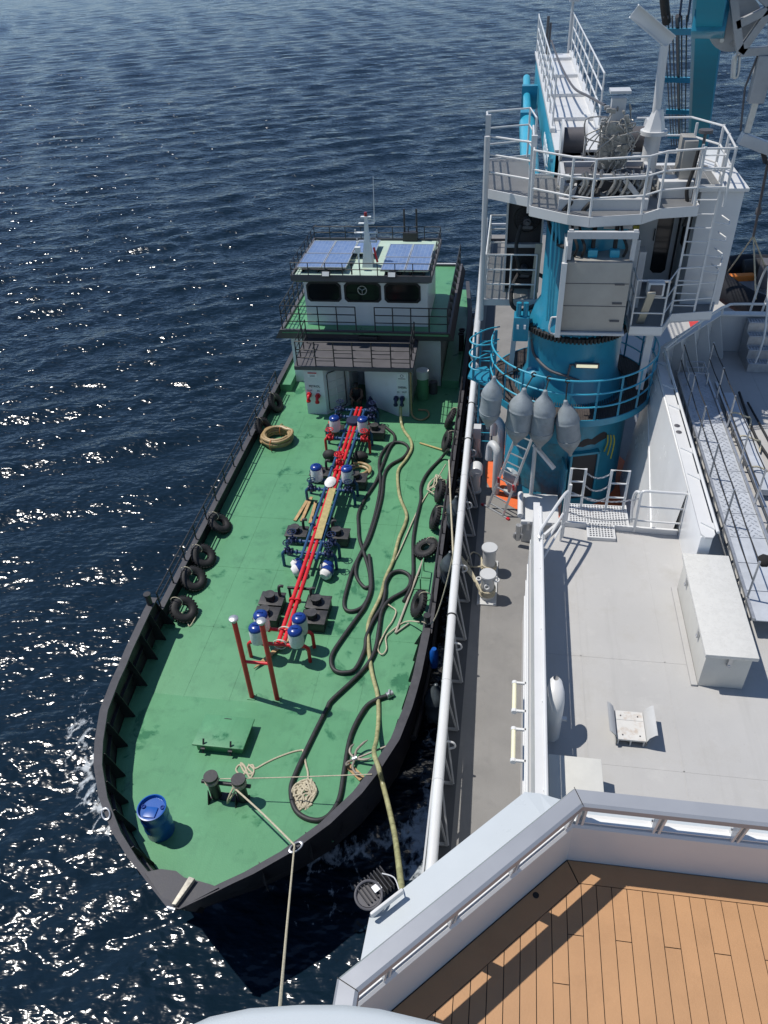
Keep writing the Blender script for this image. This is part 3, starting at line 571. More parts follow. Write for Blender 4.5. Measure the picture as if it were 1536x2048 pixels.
for x in (-6.72, -4.24):
    s = MB().box((x, 27.28, 5.92), (0.32, 0.10, 0.22), M=Matrix.Rotation(-0.5, 3, 'X')).build('flood_lamp', M_BLACK, TB, bevel=0.02)
    MB().box((x, 27.235, 5.95), (0.26, 0.02, 0.16), M=Matrix.Rotation(-0.5, 3, 'X')).build('lens', mat('lamp_lens', (0.6, 0.62, 0.62), 0.2), s)
MB().cyl((-5.78, 27.5, 5.84), (-5.78, 27.5, 6.2), 0.03).cyl((-5.78, 27.5, 6.18), (-5.78, 27.5, 6.3), 0.06).build('search_light', M_BLACK, TB)
# raised green lockers and drum tank beside the house
MB().bb(-9.05, -8.6, 27.1, 34, 1.0, 1.32).build('side_step', M_GREEN, TB, smooth=False)
MB().bb(-2.45, -1.75, 27.8, 34, 1.0, 1.35).build('side_step', M_GREEN, TB, smooth=False)
tk = MB().cyl((-3.12, 26.9, 1.0), (-3.12, 26.9, 1.95), 0.23, n=20).build('storage_tank', M_GREEN, TB); MB().cyl((-3.12, 26.9, 1.95), (-3.12, 26.9, 2.28), 0.25, n=20).build('white_drum_top', M_WHITE, tk)
MB().cyl((-2.75, 27.4, 1.0), (-2.75, 27.4, 1.5), 0.17, n=16).build('ash_bin', M_GREYD, TB)
MB().tube(smooth_path([(-3.42, 25.6, 2.9), (-3.42, 25.55, 1.5), (-3.35, 25.4, 1.08), (-3.0, 25.2, 1.05), (-2.75, 25.5, 1.05), (-2.85, 25.9, 1.05), (-3.2, 25.95, 1.05)], 6), 0.035, 8).build('drain_hose', M_HOSET, TB)
for x, y in ((-1.85, 30.5), (-1.85, 30.9)): MB().cyl((x, y, 1.3), (x, y, 2.15), 0.10, n=14).cyl((x, y, 2.1), (x, y, 2.15), 0.14, n=14).build('stern_bollard', M_BLACK, TB)
# steersman's mate crouching in the doorway
def person():
    P = thing('person', 'person in dark clothes crouching in the deckhouse doorway', 'person', (-5.63, 26.15, 1.0))
    J = {'pelvis': (0, 0.1, 0.30), 'spine': (0, 0.05, 0.5), 'chest': (0, -0.02, 0.68), 'neck': (0, -0.08, 0.82), 'head': (0, -0.12, 0.95), 'htop': (0, -0.12, 1.06),
         'shl': (-0.18, -0.03, 0.74), 'ell': (-0.24, -0.25, 0.58), 'wrl': (-0.08, -0.40, 0.50), 'shr': (0.18, -0.03, 0.74), 'elr': (0.24, -0.25, 0.58), 'wrr': (0.08, -0.40, 0.48),
         'hil': (-0.10, 0.08, 0.28), 'knl': (-0.17, -0.30, 0.46), 'anl': (-0.15, -0.22, 0.08), 'tol': (-0.16, -0.40, 0.04), 'hir': (0.10, 0.08, 0.28), 'knr': (0.17, -0.30, 0.46), 'anr': (0.15, -0.22, 0.08), 'tor': (0.16, -0.40, 0.04)}
    R = dict(pelvis=.13, spine=.125, chest=.145, neck=.055, head=.095, htop=.075, shl=.07, ell=.05, wrl=.036, shr=.07, elr=.05, wrr=.036, hil=.1, knl=.07, anl=.048, tol=.04, hir=.1, knr=.07, anr=.048, tor=.04)
    E = [('pelvis','spine'),('spine','chest'),('chest','neck'),('neck','head'),('head','htop'),('chest','shl'),('shl','ell'),('ell','wrl'),('chest','shr'),('shr','elr'),('elr','wrr'),('pelvis','hil'),('hil','knl'),('knl','anl'),('anl','tol'),('pelvis','hir'),('hir','knr'),('knr','anr'),('anr','tor')]
    for k, s in (('wrl', -1), ('wrr', 1)):     # five separate fingers on each hand
        w = Vector(J[k])
        for f in range(5):
            b = w + Vector((-s*0.03 + s*0.016*f, -0.05 if f else -0.02, 0)); t = b + Vector((s*0.004*f - (s*0.04 if f == 0 else 0), -0.05 - 0.01*(2-abs(f-2.5)), -0.02)); e = t + Vector((0, -0.02, -0.03))
            for nm, p, r in (('a', b, .011), ('b', t, .009), ('c', e, .008)): J[k+nm+str(f)] = p; R[k+nm+str(f)] = r
            E += [(k, k+'a'+str(f)), (k+'a'+str(f), k+'b'+str(f)), (k+'b'+str(f), k+'c'+str(f))]
    names = list(J); me = bpy.data.meshes.new('body'); me.from_pydata([tuple(Vector(J[k])) for k in names], [(names.index(a), names.index(b)) for a, b in E], [])
    o = bpy.data.objects.new('body', me); link(o, P)
    o.modifiers.new('skin', 'SKIN'); 
    for i, k in enumerate(names): me.skin_vertices[0].data[i].radius = (R[k], R[k]); me.skin_vertices[0].data[i].use_root = (k == 'pelvis')
    sb = o.modifiers.new('sub', 'SUBSURF'); sb.levels = 1; sb.render_levels = 2
    me.materials.append(mat('brown_skin', (0.16, 0.085, 0.055), 0.6))
    MB().loft([[(-5.63 + r*math.cos(a)*1.25, 26.15 + y + r*0.9*math.sin(a), z+1.0) for a in np.linspace(0, 2*math.pi, 16, endpoint=False)] for r, y, z in ((0.15, 0.09, 0.28), (0.155, 0.06, 0.45), (0.18, 0.0, 0.65), (0.17, -0.03, 0.76), (0.08, -0.08, 0.82))], True).build('dark_shirt', mat('dark_cloth', (0.02, 0.02, 0.022), 0.9), P)
    MB().lathe((-5.63, 26.03, 1.95), [(0.112, 0.0), (0.115, 0.06), (0.085, 0.12), (0.02, 0.145)], 16).build('hair', mat('black_hair', (0.01, 0.01, 0.01), 0.6), P)
    for s in (-1, 1): MB().tube([(-5.63+s*0.10, 26.23, 1.28), (-5.63+s*0.17, 25.85, 1.46), (-5.63+s*0.155, 25.92, 1.15)], [0.11, 0.085, 0.065], 12).build('trouser_leg', mat('dark_cloth', (0.02, 0.02, 0.022), 0.9), P)
    return P
person()
# ------------------------------------------------------------------ loose things on the tanker
q = [(-6.636, 7.771, 1.363)][0]
DR = thing('drum', 'blue plastic drum standing on the green foredeck', 'drum', q)
MB().lathe(q, [(0.26, 0.0), (0.285, 0.02), (0.29, 0.06), (0.29, 0.26), (0.298, 0.30), (0.29, 0.34), (0.29, 0.58), (0.298, 0.62), (0.29, 0.66), (0.288, 0.86), (0.30, 0.88), (0.30, 0.92), (0.275, 0.925), (0.268, 0.86), (0.26, 0.845)], 40).build('drum_body', M_DRUM, DR)
MB().bb(q[0]-0.13, q[0]+0.12, q[1]-0.19, q[1]+0.04, q[2]+0.84, q[2]+0.875).build('raised_panel', M_DRUM, DR, bevel=0.01)
for dx, dy in ((-0.2, 0.03), (0.2, 0.06)): MB().torus((q[0]+dx, q[1]+dy, q[2]+0.865), 0.035, 0.014, None, 16, 6).cyl((q[0]+dx, q[1]+dy, q[2]+0.84), (q[0]+dx, q[1]+dy, q[2]+0.86), 0.033).build('bung', M_CAPBLUE, DR)
def hose(name, pts, r, m, label, cat, group=None, n=10, sub=5):
    o = MB().tube(smooth_path(pts, sub), r, n).build(name, m); return tag(o, label, cat, group)
hose('hose', [(-4.472, 24.741, 1.060), (-4.318, 24.609, 1.060), (-4.121, 24.375, 1.060), (-3.899, 24.078, 1.060), (-3.825, 23.606, 1.060), (-3.943, 23.130, 1.060), (-4.041, 21.954, 1.060), (-4.113, 21.047, 1.060), (-4.319, 20.093, 1.060), (-4.408, 19.277, 1.060), (-4.281, 18.554, 1.060), (-4.160, 18.008, 1.060), (-3.924, 17.400, 1.060), (-3.649, 16.676, 1.060), (-3.499, 16.083, 1.060), (-3.452, 15.566, 1.060), (-3.560, 15.091, 1.060), (-3.797, 14.889, 1.060), (-4.006, 14.926, 1.060), (-4.121, 15.233, 1.060), (-4.135, 15.935, 1.060), (-4.110, 16.620, 1.060), (-4.011, 17.275, 1.060), (-3.904, 18.093, 1.060), (-3.859, 19.366, 1.060), (-3.933, 20.891, 1.060), (-4.168, 22.129, 1.060), (-4.161, 22.796, 1.060), (-3.981, 23.392, 1.060), (-3.673, 23.584, 1.060), (-3.367, 23.440, 1.060), (-3.241, 23.088, 1.060), (-3.376, 22.572, 1.060), (-3.765, 22.069, 1.060), (-3.884, 21.421, 1.060), (-3.782, 20.057, 1.060), (-3.843, 18.111, 1.060), (-4.033, 17.044, 1.060), (-3.973, 16.359, 1.060), (-3.650, 15.878, 1.060), (-3.468, 15.938, 1.060)], 0.053, M_HOSE, 'black rubber hose doubled back in long loops down mid deck', 'hose')
hose('hose', [(-3.730, 17.268, 1.070), (-3.527, 16.392, 1.070), (-3.425, 15.765, 1.070), (-3.491, 15.108, 1.070), (-3.610, 14.723, 1.070), (-3.838, 14.045, 1.070), (-4.047, 13.349, 1.070), (-4.037, 12.969, 1.070), (-3.881, 12.723, 1.070), (-3.625, 12.678, 1.070), (-3.364, 12.832, 1.070), (-3.232, 13.490, 1.070), (-3.259, 13.934, 1.070), (-3.182, 14.524, 1.070), (-3.014, 15.147, 1.070), (-2.999, 15.653, 1.070), (-3.042, 16.106, 1.070), (-2.939, 16.516, 1.070), (-2.680, 16.651, 1.070), (-2.415, 16.503, 1.070), (-2.330, 16.177, 1.070), (-2.435, 15.844, 1.070), (-2.834, 15.416, 1.070), (-2.986, 14.963, 1.070), (-2.966, 14.260, 1.070), (-2.949, 13.573, 1.070), (-3.066, 13.024, 1.070), (-3.341, 12.479, 1.070), (-3.772, 11.779, 1.070), (-3.844, 11.510, 1.070), (-4.006, 10.522, 1.158), (-4.136, 9.545, 1.255), (-4.130, 9.069, 1.303), (-3.893, 8.586, 1.351), (-3.507, 8.407, 1.369), (-3.193, 8.515, 1.359), (-3.022, 8.980, 1.312), (-3.063, 9.803, 1.230), (-3.096, 10.772, 1.133), (-2.916, 11.615, 1.070), (-2.675, 11.910, 1.070), (-2.408, 12.072, 1.070)], 0.056, M_HOSE, 'black rubber hose looping from mid deck round the bow and back', 'hose')
one('hose_coupling', M_GALV, 'metal hose coupling at the end of the bow hose', 'coupling', MB().tube([(-2.431, 12.054, 1.070), (-2.363, 12.108, 1.070), (-2.294, 12.163, 1.070)], 0.085, 12).tube([(-2.359, 12.022, 1.160), (-2.369, 12.177, 1.160)], 0.03, 8))
hose('hose', [(-1.736, 22.488, 1.560), (-1.873, 22.673, 1.260), (-2.043, 22.585, 1.060), (-2.400, 21.726, 1.060), (-2.539, 20.925, 1.060), (-2.466, 20.174, 1.060), (-2.497, 19.138, 1.060), (-2.480, 18.167, 1.060), (-2.396, 17.408, 1.060), (-2.300, 16.590, 1.060), (-2.309, 15.930, 1.060), (-2.431, 15.407, 1.060)], 0.052, M_HOSE, 'single black rubber hose snaking beside the starboard rail', 'hose')
HY = [(-3.788, 25.234, 1.610), (-3.770, 25.083, 1.260), (-3.715, 24.833, 1.060), (-3.548, 24.349, 1.060), (-3.239, 23.753, 1.060), (-3.131, 23.162, 1.060), (-3.247, 22.478, 1.060), (-3.422, 21.904, 1.060), (-3.393, 21.288, 1.060), (-3.181, 20.276, 1.060), (-2.855, 19.417, 1.060), (-2.827, 18.878, 1.060), (-2.932, 18.088, 1.060), (-2.965, 17.079, 1.060), (-3.082, 16.318, 1.060), (-3.116, 15.525, 1.060), (-3.257, 14.770, 1.060), (-3.278, 14.292, 1.060), (-3.146, 13.619, 1.060), (-2.925, 12.785, 1.060), (-2.660, 12.058, 1.060), (-2.527, 11.357, 1.064), (-2.430, 10.535, 1.397), (-2.350, 9.835, 1.917), (-2.116, 9.165, 2.363)] + [(-2.033, 9.030, 2.050)] + [(-1.801, 8.375, 2.300)] + [(-1.478, 7.268, 3.100)] + [(-1.096, 5.612, 4.600)] + [(-0.90, 4.75, 5.15), (-0.66, 4.3, 5.27), (-0.36, 4.05, 4.7), (-0.1, 3.9, 4.2), (0.2, 3.4, 4.16)]
hose('hose', HY, 0.055, M_HOSEY, 'yellowed clear hose running from the diesel outlet over the bow', 'hose', n=12)
def coil(name, c, R, turns, r, m, label, cat, squash=1.0, jit=0.04, z=0.0, lay=2):
    pts = []; k = 0
    for i in range(turns*14):
        a = i/14*2*math.pi; rr = R*(0.72 + 0.28*((i/14*0.618) % 1.0)) + random.uniform(-jit, jit)*R
        pts.append((c[0] + rr*math.cos(a), c[1] + rr*math.sin(a)*squash, c[2] + r + (i/14/turns)*r*2*lay*0.9 + random.uniform(0, r*0.5)))
    return hose(name, pts, r, m, label, cat, n=8, sub=2)
coil('hose_coil', (-8.2, 23.35, 1.0), 0.60, 9, 0.058, M_HOSET, 'tan spiral hose coiled flat on the port side deck', 'hose', 1.0, 0.03, lay=3)
for a in (1.5, 4.6): one('cable_tie', mat('orange_strap', (0.5, 0.16, 0.05), 0.6), 'orange strap round the tan hose coil, ' + ('far side' if a < 3 else 'near side'), 'strap', MB().torus((-8.2+0.52*math.cos(a), 23.35+0.52*math.sin(a), 1.2), 0.22, 0.014, Matrix.Rotation(a, 3, 'Z') @ Matrix.Rotation(math.pi/2, 3, 'X'), 18, 6))
coil('hose_coil', (-4.75, 21.55, 1.0), 0.42, 2, 0.05, M_HOSET, 'brown hose looped round the mid deck tank hatch', 'hose', 1.0, 0.02)
# ropes
def rope(pts, label, r=0.022, name='rope', sub=5): return hose(name, pts, r, M_ROPE, label, 'rope', n=7, sub=sub)
fz = (-3.44, 7.20, 2.56)
rope([(-5.15, 8.6, bz+0.62)] + [(-4.3, 7.9, 2.30), fz], 'taut mooring rope from the foredeck bitts to the bow fairlead', 0.02)
rope([fz] + [(-2.580, 4.600, 5.361)] + [(-1.490, 2.000, 9.487)] + [(-0.980, 1.229, 11.834)], 'mooring rope rising from the bow fairlead towards the bridge wing', 0.018)
rope([(-5.7, 8.75, bz+0.68), (-4.2, 8.9, bz+0.78), (-2.25, 9.05, zdk(9)+1.05)], 'thin line stretched from the bitts to the starboard bulwark', 0.012)
wr = MB()
for x, z, n in ((-5.12, 0.60, 3), (-5.74, 0.62, 2)):
    for k in range(n): wr.torus((x, 8.75, bz+z+0.05*k), 0.135, 0.022, Matrix.Rotation(0.08*k, 3, 'X'), 22, 7)
one('rope', M_ROPE, 'rope turns wound round the two foredeck bitts', 'rope', wr)
rope([(-5.2, 8.8, bz+0.6), (-5.32, 8.6, bz+0.4), (-5.42, 8.55, bz+0.12), (-5.3, 8.62, bz+0.3), (-5.18, 8.7, bz+0.5)], 'short rope loop hanging between the bitts', 0.022)
def tangle(c, rx, ry, n, label, r=0.022, tail=None):
    pts = []
    for i in range(n):
        a = i*2*math.pi/7.3 + random.uniform(-0.3, 0.3); k = random.uniform(0.55, 1.0) if i % 5 else random.uniform(0.1, 0.5)
        pts.append((c[0] + rx*k*math.cos(a), c[1] + ry*k*math.sin(a), c[2] + r + 0.10*random.random()*math.exp(-0.4*k)))
    return rope((tail or []) + pts, label, r)
tangle((-3.82, 9.02, zdk(9.02)), 0.27, 0.42, 95, 'pale rope heaped in an oval pile inside the hose loop', 0.024, [(-4.137, 10.216, 1.158), (-3.966, 9.805, 1.199), (-3.862, 9.568, 1.223)])
rope([(-4.140, 10.223, 1.148), (-4.371, 10.135, 1.156), (-4.679, 9.937, 1.176), (-4.921, 9.735, 1.197), (-5.098, 9.571, 1.213), (-5.196, 9.657, 1.204), (-5.290, 9.575, 1.213), (-5.122, 9.415, 1.229), (-5.305, 9.433, 1.227), (-5.484, 9.621, 1.208), (-5.532, 9.474, 1.223), (-5.344, 9.332, 1.237), (-5.312, 9.530, 1.217), (-5.490, 9.677, 1.202), (-5.372, 9.607, 1.209), (-5.147, 9.302, 1.240), (-5.121, 9.526, 1.217), (-5.292, 9.659, 1.204)], 'loose rope looped on deck behind the bitts', 0.022)
rope([(-1.750, 21.611, 1.550), (-2.088, 21.196, 1.050), (-2.472, 19.780, 1.050), (-2.827, 17.587, 1.050), (-2.988, 16.752, 1.050), (-3.026, 16.035, 1.050), (-2.994, 15.419, 1.050), (-2.776, 15.202, 1.050), (-2.595, 15.023, 1.050), (-2.639, 14.633, 1.050), (-2.759, 14.300, 1.050), (-2.865, 13.814, 1.050), (-2.881, 13.563, 1.050), (-2.752, 13.402, 1.050), (-2.658, 13.605, 1.050), (-2.736, 14.009, 1.050), (-2.621, 14.250, 1.050), (-2.283, 14.638, 1.050), (-1.848, 14.295, 1.450)], 'long pale rope trailing along the starboard side of the hoses', 0.020)
rope([(-1.62, 21.2, 2.0), (-1.3, 18, 2.4), (-0.98, 14.5, 3.7), (-0.86, 12.6, 4.8), (-0.82, 12.2, 5.1)], 'pale mooring rope between tanker rail and the pipe rail', 0.026)
tangle((-2.0, 20.9, 1.05), 0.4, 0.7, 26, 'tangled pale rope heaped beside the starboard rail amidships', 0.02)
rope([(-1.7, 13.6, 2.2), (-1.4, 13.6, 2.25), (-1.1, 13.7, 3.4), (-0.85, 13.9, 4.95)], 'frayed rope from starboard mooring post up to the ship', 0.018)
tangle((-8.4, 14.15, 1.0), 0.3, 0.45, 12, 'white cord lying over the port tyre nearest the bow', 0.014)
# tyres hung along both rails
def tyre(c, M, label, grp):
    T = thing('tyre_fender', label, 'tyre', c, grp)
    MB().torus(c, 0.27, 0.125, M, 30, 12, 0.85).build('tyre', M_RUBBER, T)
    tr = MB()
    for k in range(26):
        a = k*2*math.pi/26; tr.box(Vector(c) + M @ Vector((0.392*math.cos(a), 0.392*math.sin(a), 0)), (0.02, 0.055, 0.13), M=M @ Matrix.Rotation(a, 3, 'Z'))
    o = tr.build('tread_blocks', M_RUBBER, T, smooth=False); o['kind'] = 'stuff'
    MB().torus(c, 0.165, 0.022, M, 24, 6, 3.2).build('bead', M_RUBBER, T)
    s = -1 if c[0] < XC else 1
    MB().torus((c[0] + s*0.18, c[1] + 0.05, c[2] + 0.25), 0.17, 0.012, Matrix.Rotation(math.pi/2, 3, 'X'), 16, 5).build('lashing', M_ROPE, T)
PT = [(-8.83, 25.6, 'aftmost tyre on the port rail, beside the deckhouse'), (-8.83, 23.75, 'tyre on the port rail beside the tan hose coil'), (-8.72, 18.1, 'tyre on the port rail abreast of the wooden planks'), (-8.72, 16.5, 'tyre on the port rail, third from the bow end'), (-8.68, 15.5, 'tyre on the port rail, second from the bow end'), (-8.52, 14.25, 'tyre on the port side with white cord over it')]
for i, (x, y, lb) in enumerate(PT): tyre((x, y, 1.33 if i < 2 else 1.27), Matrix.Rotation(random.uniform(-0.3, 0.3), 3, 'Z') @ Matrix.Rotation(math.radians(62 if i < 2 else 38), 3, 'Y') @ Matrix.Rotation(0.1, 3, 'X'), lb, 'tyres hung along the port rail')
ST = [(-1.86, 24.9, 65, 'aftmost tyre on the starboard rail, by the house corner'), (-1.86, 23.3, 70, 'tyre on the starboard rail above the thin board'), (-1.84, 20.3, 72, 'tyre on the starboard rail by the tangled rope'), (-1.86, 18.9, 70, 'starboard tyre standing steeply, aft of the flat one'), (-2.02, 17.6, 22, 'starboard tyre lying almost flat amidships'), (-1.95, 15.05, 62, 'foremost starboard tyre beside the mooring post')]
for x, y, a, lb in ST: tyre((x, y, 1.38 if a > 40 else 1.2), Matrix.Rotation(random.uniform(-0.25, 0.25), 3, 'Z') @ Matrix.Rotation(math.radians(-a), 3, 'Y'), lb, 'tyres hung along the starboard rail')
# caps taken off and left on deck, buoys, boards, grapnel
for x, y, lb in ((-5.92, 16.3, 'port of the red pipes'), (-4.95, 16.2, 'starboard of the red pipes')):
    T = thing('vent_bonnet', 'pair of blue-capped white bonnets lying on deck ' + lb, 'bonnet', (x, y, 1.0), 'bonnets lying on deck')
    for k, (dx, dy, a) in enumerate(((-0.10, 0.10, 2.0), (-0.02, -0.16, 2.2))):
        Mx = Matrix.Rotation(a + (0.6 if x > XC else 0), 3, 'Z') @ Matrix.Rotation(math.radians(78), 3, 'X')
        MB().lathe((x+dx+0.1, y+dy, 1.19), [(0.13, 0.0), (0.19, 0.1), (0.17, 0.2)], 18, Mx).build('bonnet_cloth', M_CANVAS, T)
        MB().lathe(Vector((x+dx+0.1, y+dy, 1.19)) + Mx @ Vector((0, 0, 0.2)), [(0.2, -0.02), (0.2, 0.06), (0.16, 0.14), (0.06, 0.18)], 18, Mx).build('blue_cap', M_CAPBLUE, T)
for x, lb in ((-5.97, 'port'), (-4.87, 'starboard')):
    one('buoy', M_RUBBER, 'black pear-shaped buoy lying on the %s side of the pipes' % lb, 'buoy', MB().lathe((x-0.28, 22.35, 1.19), [(0.03, 0), (0.14, 0.06), (0.2, 0.2), (0.2, 0.34), (0.13, 0.48), (0.05, 0.56)], 18, Matrix.Rotation(math.pi/2, 3, 'Y')))
for i, (a, b, lb) in enumerate((((-6.42, 18.74), (-6.22, 19.84), 'leftmost wooden board leaning by the pipe legs'), ((-6.20, 18.74), (-6.13, 19.95), 'middle wooden board beside the blue pipe'), ((-5.90, 18.67), (-5.93, 19.78), 'brown board lying closest to the blue pipe'))):
    one('board', M_WOOD, lb, 'board', MB().bar((*a, 1.03), (*b, 1.10), 0.10, 0.035), 'loose boards by the pipes', smooth=False)
one('board', M_WOODY, 'long yellowed plank laid over the pipes', 'board', MB().bar((-5.24, 17.15, 1.69), (-5.30, 19.7, 1.69), 0.22, 0.04), smooth=False)
one('board', M_WOODY, 'thin yellow board lying near the starboard rail', 'board', MB().bar((-2.88, 23.63, 1.03), (-1.9, 23.16, 1.05), 0.07, 0.03), smooth=False)
one('board', M_WOOD, 'pointed plank lying under the front red manifold', 'board', MB().extr([(-6.02, 12.55, 1.05), (-5.80, 12.78, 1.05), (-5.25, 13.75, 1.05), (-5.36, 13.78, 1.05), (-5.92, 12.80, 1.05)], (0, 0, 0.03)), smooth=False)
one('board', M_WOOD, 'broken reddish plank lying by the grapnel', 'board', MB().bar((-3.05, 9.95, zdk(9.9)+0.03), (-2.62, 9.58, zdk(9.6)+0.05), 0.15, 0.03), smooth=False)
one('cover_cloth', M_CANVAS, 'white cloth bundled over the pipes at mid deck', 'cloth', MB().lathe((-5.45, 20.05, 1.62), [(0.05, -0.02), (0.2, 0.0), (0.24, 0.08), (0.17, 0.15), (0.05, 0.18)], 14, Matrix.Diagonal((0.8, 1.25, 1.0))))
one('cover_cloth', mat('navy_cloth', (0.012, 0.018, 0.05), 0.9), 'dark navy cloth heaped by the deckhouse door', 'cloth', MB().lathe((-4.98, 25.45, 1.0), [(0.32, 0.0), (0.3, 0.2), (0.2, 0.5), (0.03, 0.85)], 14))
one('cover_cloth', mat('navy_cloth', (0.012, 0.018, 0.05), 0.9), 'dark navy cloth draped over the aft pipes', 'cloth', MB().lathe((-5.34, 23.9, 1.66), [(0.04, -0.02), (0.3, 0.0), (0.28, 0.1), (0.05, 0.16)], 14))
g0 = Vector((-2.86, 10.05, zdk(10.05)+0.12)); GR = thing('grapnel', 'steel grapnel anchor lying on the starboard bow', 'grapnel', (g0.x, g0.y, zdk(10.05)))
M_GRAP = mat('dull_grapnel_steel', (0.28, 0.25, 0.21), 0.55, metal=0.3, var=0.25, vscale=15); MB().cyl(g0, g0 + Vector((0.75, 0.28, 0.25)), 0.025).build('shank', M_GRAP, GR); MB().cyl(g0 - Vector((0.05, 0.02, 0)), g0 + Vector((0.05, 0.02, 0.03)), 0.06).build('crown', M_GALV, GR)
for k in range(5):
    a = 1.2 + k*1.256; MB().tube(smooth_path([g0, g0 + Vector((0.12*math.cos(a)-0.05, 0.22*math.sin(a), 0.02)), g0 + Vector((0.22*math.cos(a)+0.03, 0.4*math.sin(a), 0.06)), g0 + Vector((0.26*math.cos(a)+0.14, 0.46*math.sin(a), 0.16))], 4), [0.03]*10+[0.022, 0.015, 0.008], 8).build('fluke', M_GRAP, GR)
one('boat_hook', mat('grey_wooden_pole', (0.38, 0.34, 0.28), 0.8), 'long weathered pole lying by the starboard rail', 'pole', MB().cyl((-2.02, 17.6, 1.05), (-2.5, 14.2, 1.04), 0.035, n=8).cyl((-2.5, 14.2, 1.04), (-2.17, 14.6, 1.05), 0.025, n=8))
one('mooring_frame', M_GREEN, 'small green pipe frame standing by the starboard rail', 'frame', MB().tube([(-2.0, 15.9, 1.0), (-2.0, 15.9, 1.5), (-2.0, 16.8, 1.5), (-2.0, 16.8, 1.0)], 0.02, 6).tube([(-2.3, 16.0, 1.02), (-1.8, 16.0, 1.02)], 0.02, 6).tube([(-2.3, 16.5, 1.02), (-1.8, 16.5, 1.02)], 0.02, 6))

# ------------------------------------------------------------------ the support ship alongside
M_SHW = mat('white_ship_paint', (0.63, 0.635, 0.63), 0.32, var=0.03, vscale=1.5, dirt=((0.55, 0.54, 0.50), 0.18, 2.5))
M_MDECK = mat('brown_grey_main_deck', (0.205, 0.20, 0.192), 0.7, var=0.10, vscale=1.2, bump=0.3, bscale=50, dirt=((0.12, 0.12, 0.12), 0.35, 2.0), streak=0.3)
M_MDARK = mat('dark_grey_waterway', (0.060, 0.064, 0.070), 0.6, var=0.12, vscale=2.0)
M_UDECK = mat('light_grey_upper_deck', (0.425, 0.42, 0.408), 0.65, var=0.06, vscale=0.8, bump=0.2, bscale=60, dirt=((0.34, 0.325, 0.295), 0.5, 1.6), streak=0.28)
M_SGREY = mat('grey_fitting_paint', (0.50, 0.51, 0.51), 0.42, var=0.06, vscale=3, dirt=((0.35, 0.33, 0.30), 0.3, 6))
M_CREAM = mat('cream_locker_paint', (0.58, 0.575, 0.535), 0.4, var=0.04, vscale=5, bump=0.15, bscale=18)
M_ORNG = mat('orange_deck_paint', (0.72, 0.14, 0.035), 0.65, var=0.08, vscale=3, dirt=((0.4, 0.09, 0.03), 0.4, 4))
M_CHAIN = mat('galvanised_chain', (0.45, 0.45, 0.44), 0.4, metal=0.7)
M_PLATE = mat('checker_plate_aluminium', (0.50, 0.53, 0.57), 0.42, metal=0.15, var=0.12, vscale=3)
SH = thing('support_ship', 'large white and grey ship whose decks and side line the right', 'ship', (4.0, 12.0, 0.0))
MB().prism([(-0.80, -8), (9.2, -8), (9.2, 37.2), (-1.12, 37.2), (-1.0, 23), (-0.80, 14)], -1.2, 4.04).build('hull', mat('dark_blue_hull_paint', (0.015, 0.02, 0.035), 0.4), SH, smooth=False)
MB().prism([(-0.78, -8), (9.1, -8), (9.1, 37.1), (-1.08, 37.1), (-0.97, 23), (-0.78, 14)], 4.045, 4.1).build('main_deck', M_MDECK, SH, smooth=False)
MB().bb(-0.76, -0.42, -8.0, 36.5, 4.102, 4.106).build('waterway', M_MDARK, SH, smooth=False)
# bulwark with a fat white pipe on top and inclined stays
BU = MB().bb(-0.80, -0.77, -8.0, 22.0, 4.0, 5.0).build('side_bulwark', M_SGREY, SH, smooth=False)
pr = MB().tube([(-0.66, 1.0, 5.08), (-0.66, 6.0, 5.08), (-0.72, 9.0, 5.08), (-0.77, 11.5, 5.08), (-0.83, 16.5, 5.08), (-0.88, 21.8, 5.08)], 0.088, 16).build('pipe_rail', M_SHW, SH)
MB().lathe((-0.88, 21.85, 5.0), [(0.11, 0), (0.13, 0.08), (0.11, 0.2), (0.05, 0.27), (0.01, 0.28)], 18).build('rounded_end', M_SHW, pr)
for y in (5.6, 7.3, 9.4, 11.1, 12.6, 14.5, 16.0, 17.7, 19.6): 
    x = float(np.interp(y, [1, 6, 9, 11.5, 16.5, 21.8], [-0.66, -0.66, -0.72, -0.77, -0.83, -0.88])); MB().torus((x, y, 5.08), 0.09, 0.008 if y not in (11.1, 17.7, 19.6) else 0.02, Matrix.Rotation(math.pi/2, 3, 'X'), 20, 6).build('pipe_band', M_SHW if y not in (11.1, 17.7, 19.6) else M_RUBBER, pr)
M_STAY = mat('dull_grey_stay_paint', (0.30, 0.31, 0.32), 0.5, var=0.1, vscale=4)
for k, y in enumerate(np.arange(4.4, 21.5, 1.16)):
    x = float(np.interp(y, [1, 6, 9, 11.5, 16.5, 21.8], [-0.66, -0.66, -0.72, -0.77, -0.83, -0.88]))
    st = MB().bar((x+0.06, y+0.5, 5.0), (-0.47, y, 4.13), 0.03, 0.05).bar((-0.48, y, 4.13), (-0.78, y, 4.13), 0.05, 0.04).bar((x+0.05, y, 5.0), (-0.50, y, 4.13), 0.03, 0.03)
    st.build('rail_stay', M_STAY, SH, smooth=False)
    if k % 2: MB().tube(smooth_path([(x+0.08, y+0.3, 4.95), (x+0.2, y+0.3, 4.92), (x+0.22, y+0.3, 4.8), (x+0.12, y+0.3, 4.74)], 4), 0.02, 6).build('hook', M_SHW, SH)
MB().tube([(-0.95, 22.6, 5.06), (-1.0, 27.0, 5.06), (-1.18, 36.2, 5.1)], 0.11, 14).build('pipe_rail', M_SGREY, SH)
MB().prism([(-1.0, 22.0), (-0.97, 22.0), (-1.10, 36.5), (-1.13, 36.5)], 4.0, 5.0).build('side_bulwark', M_SGREY, SH, smooth=False)
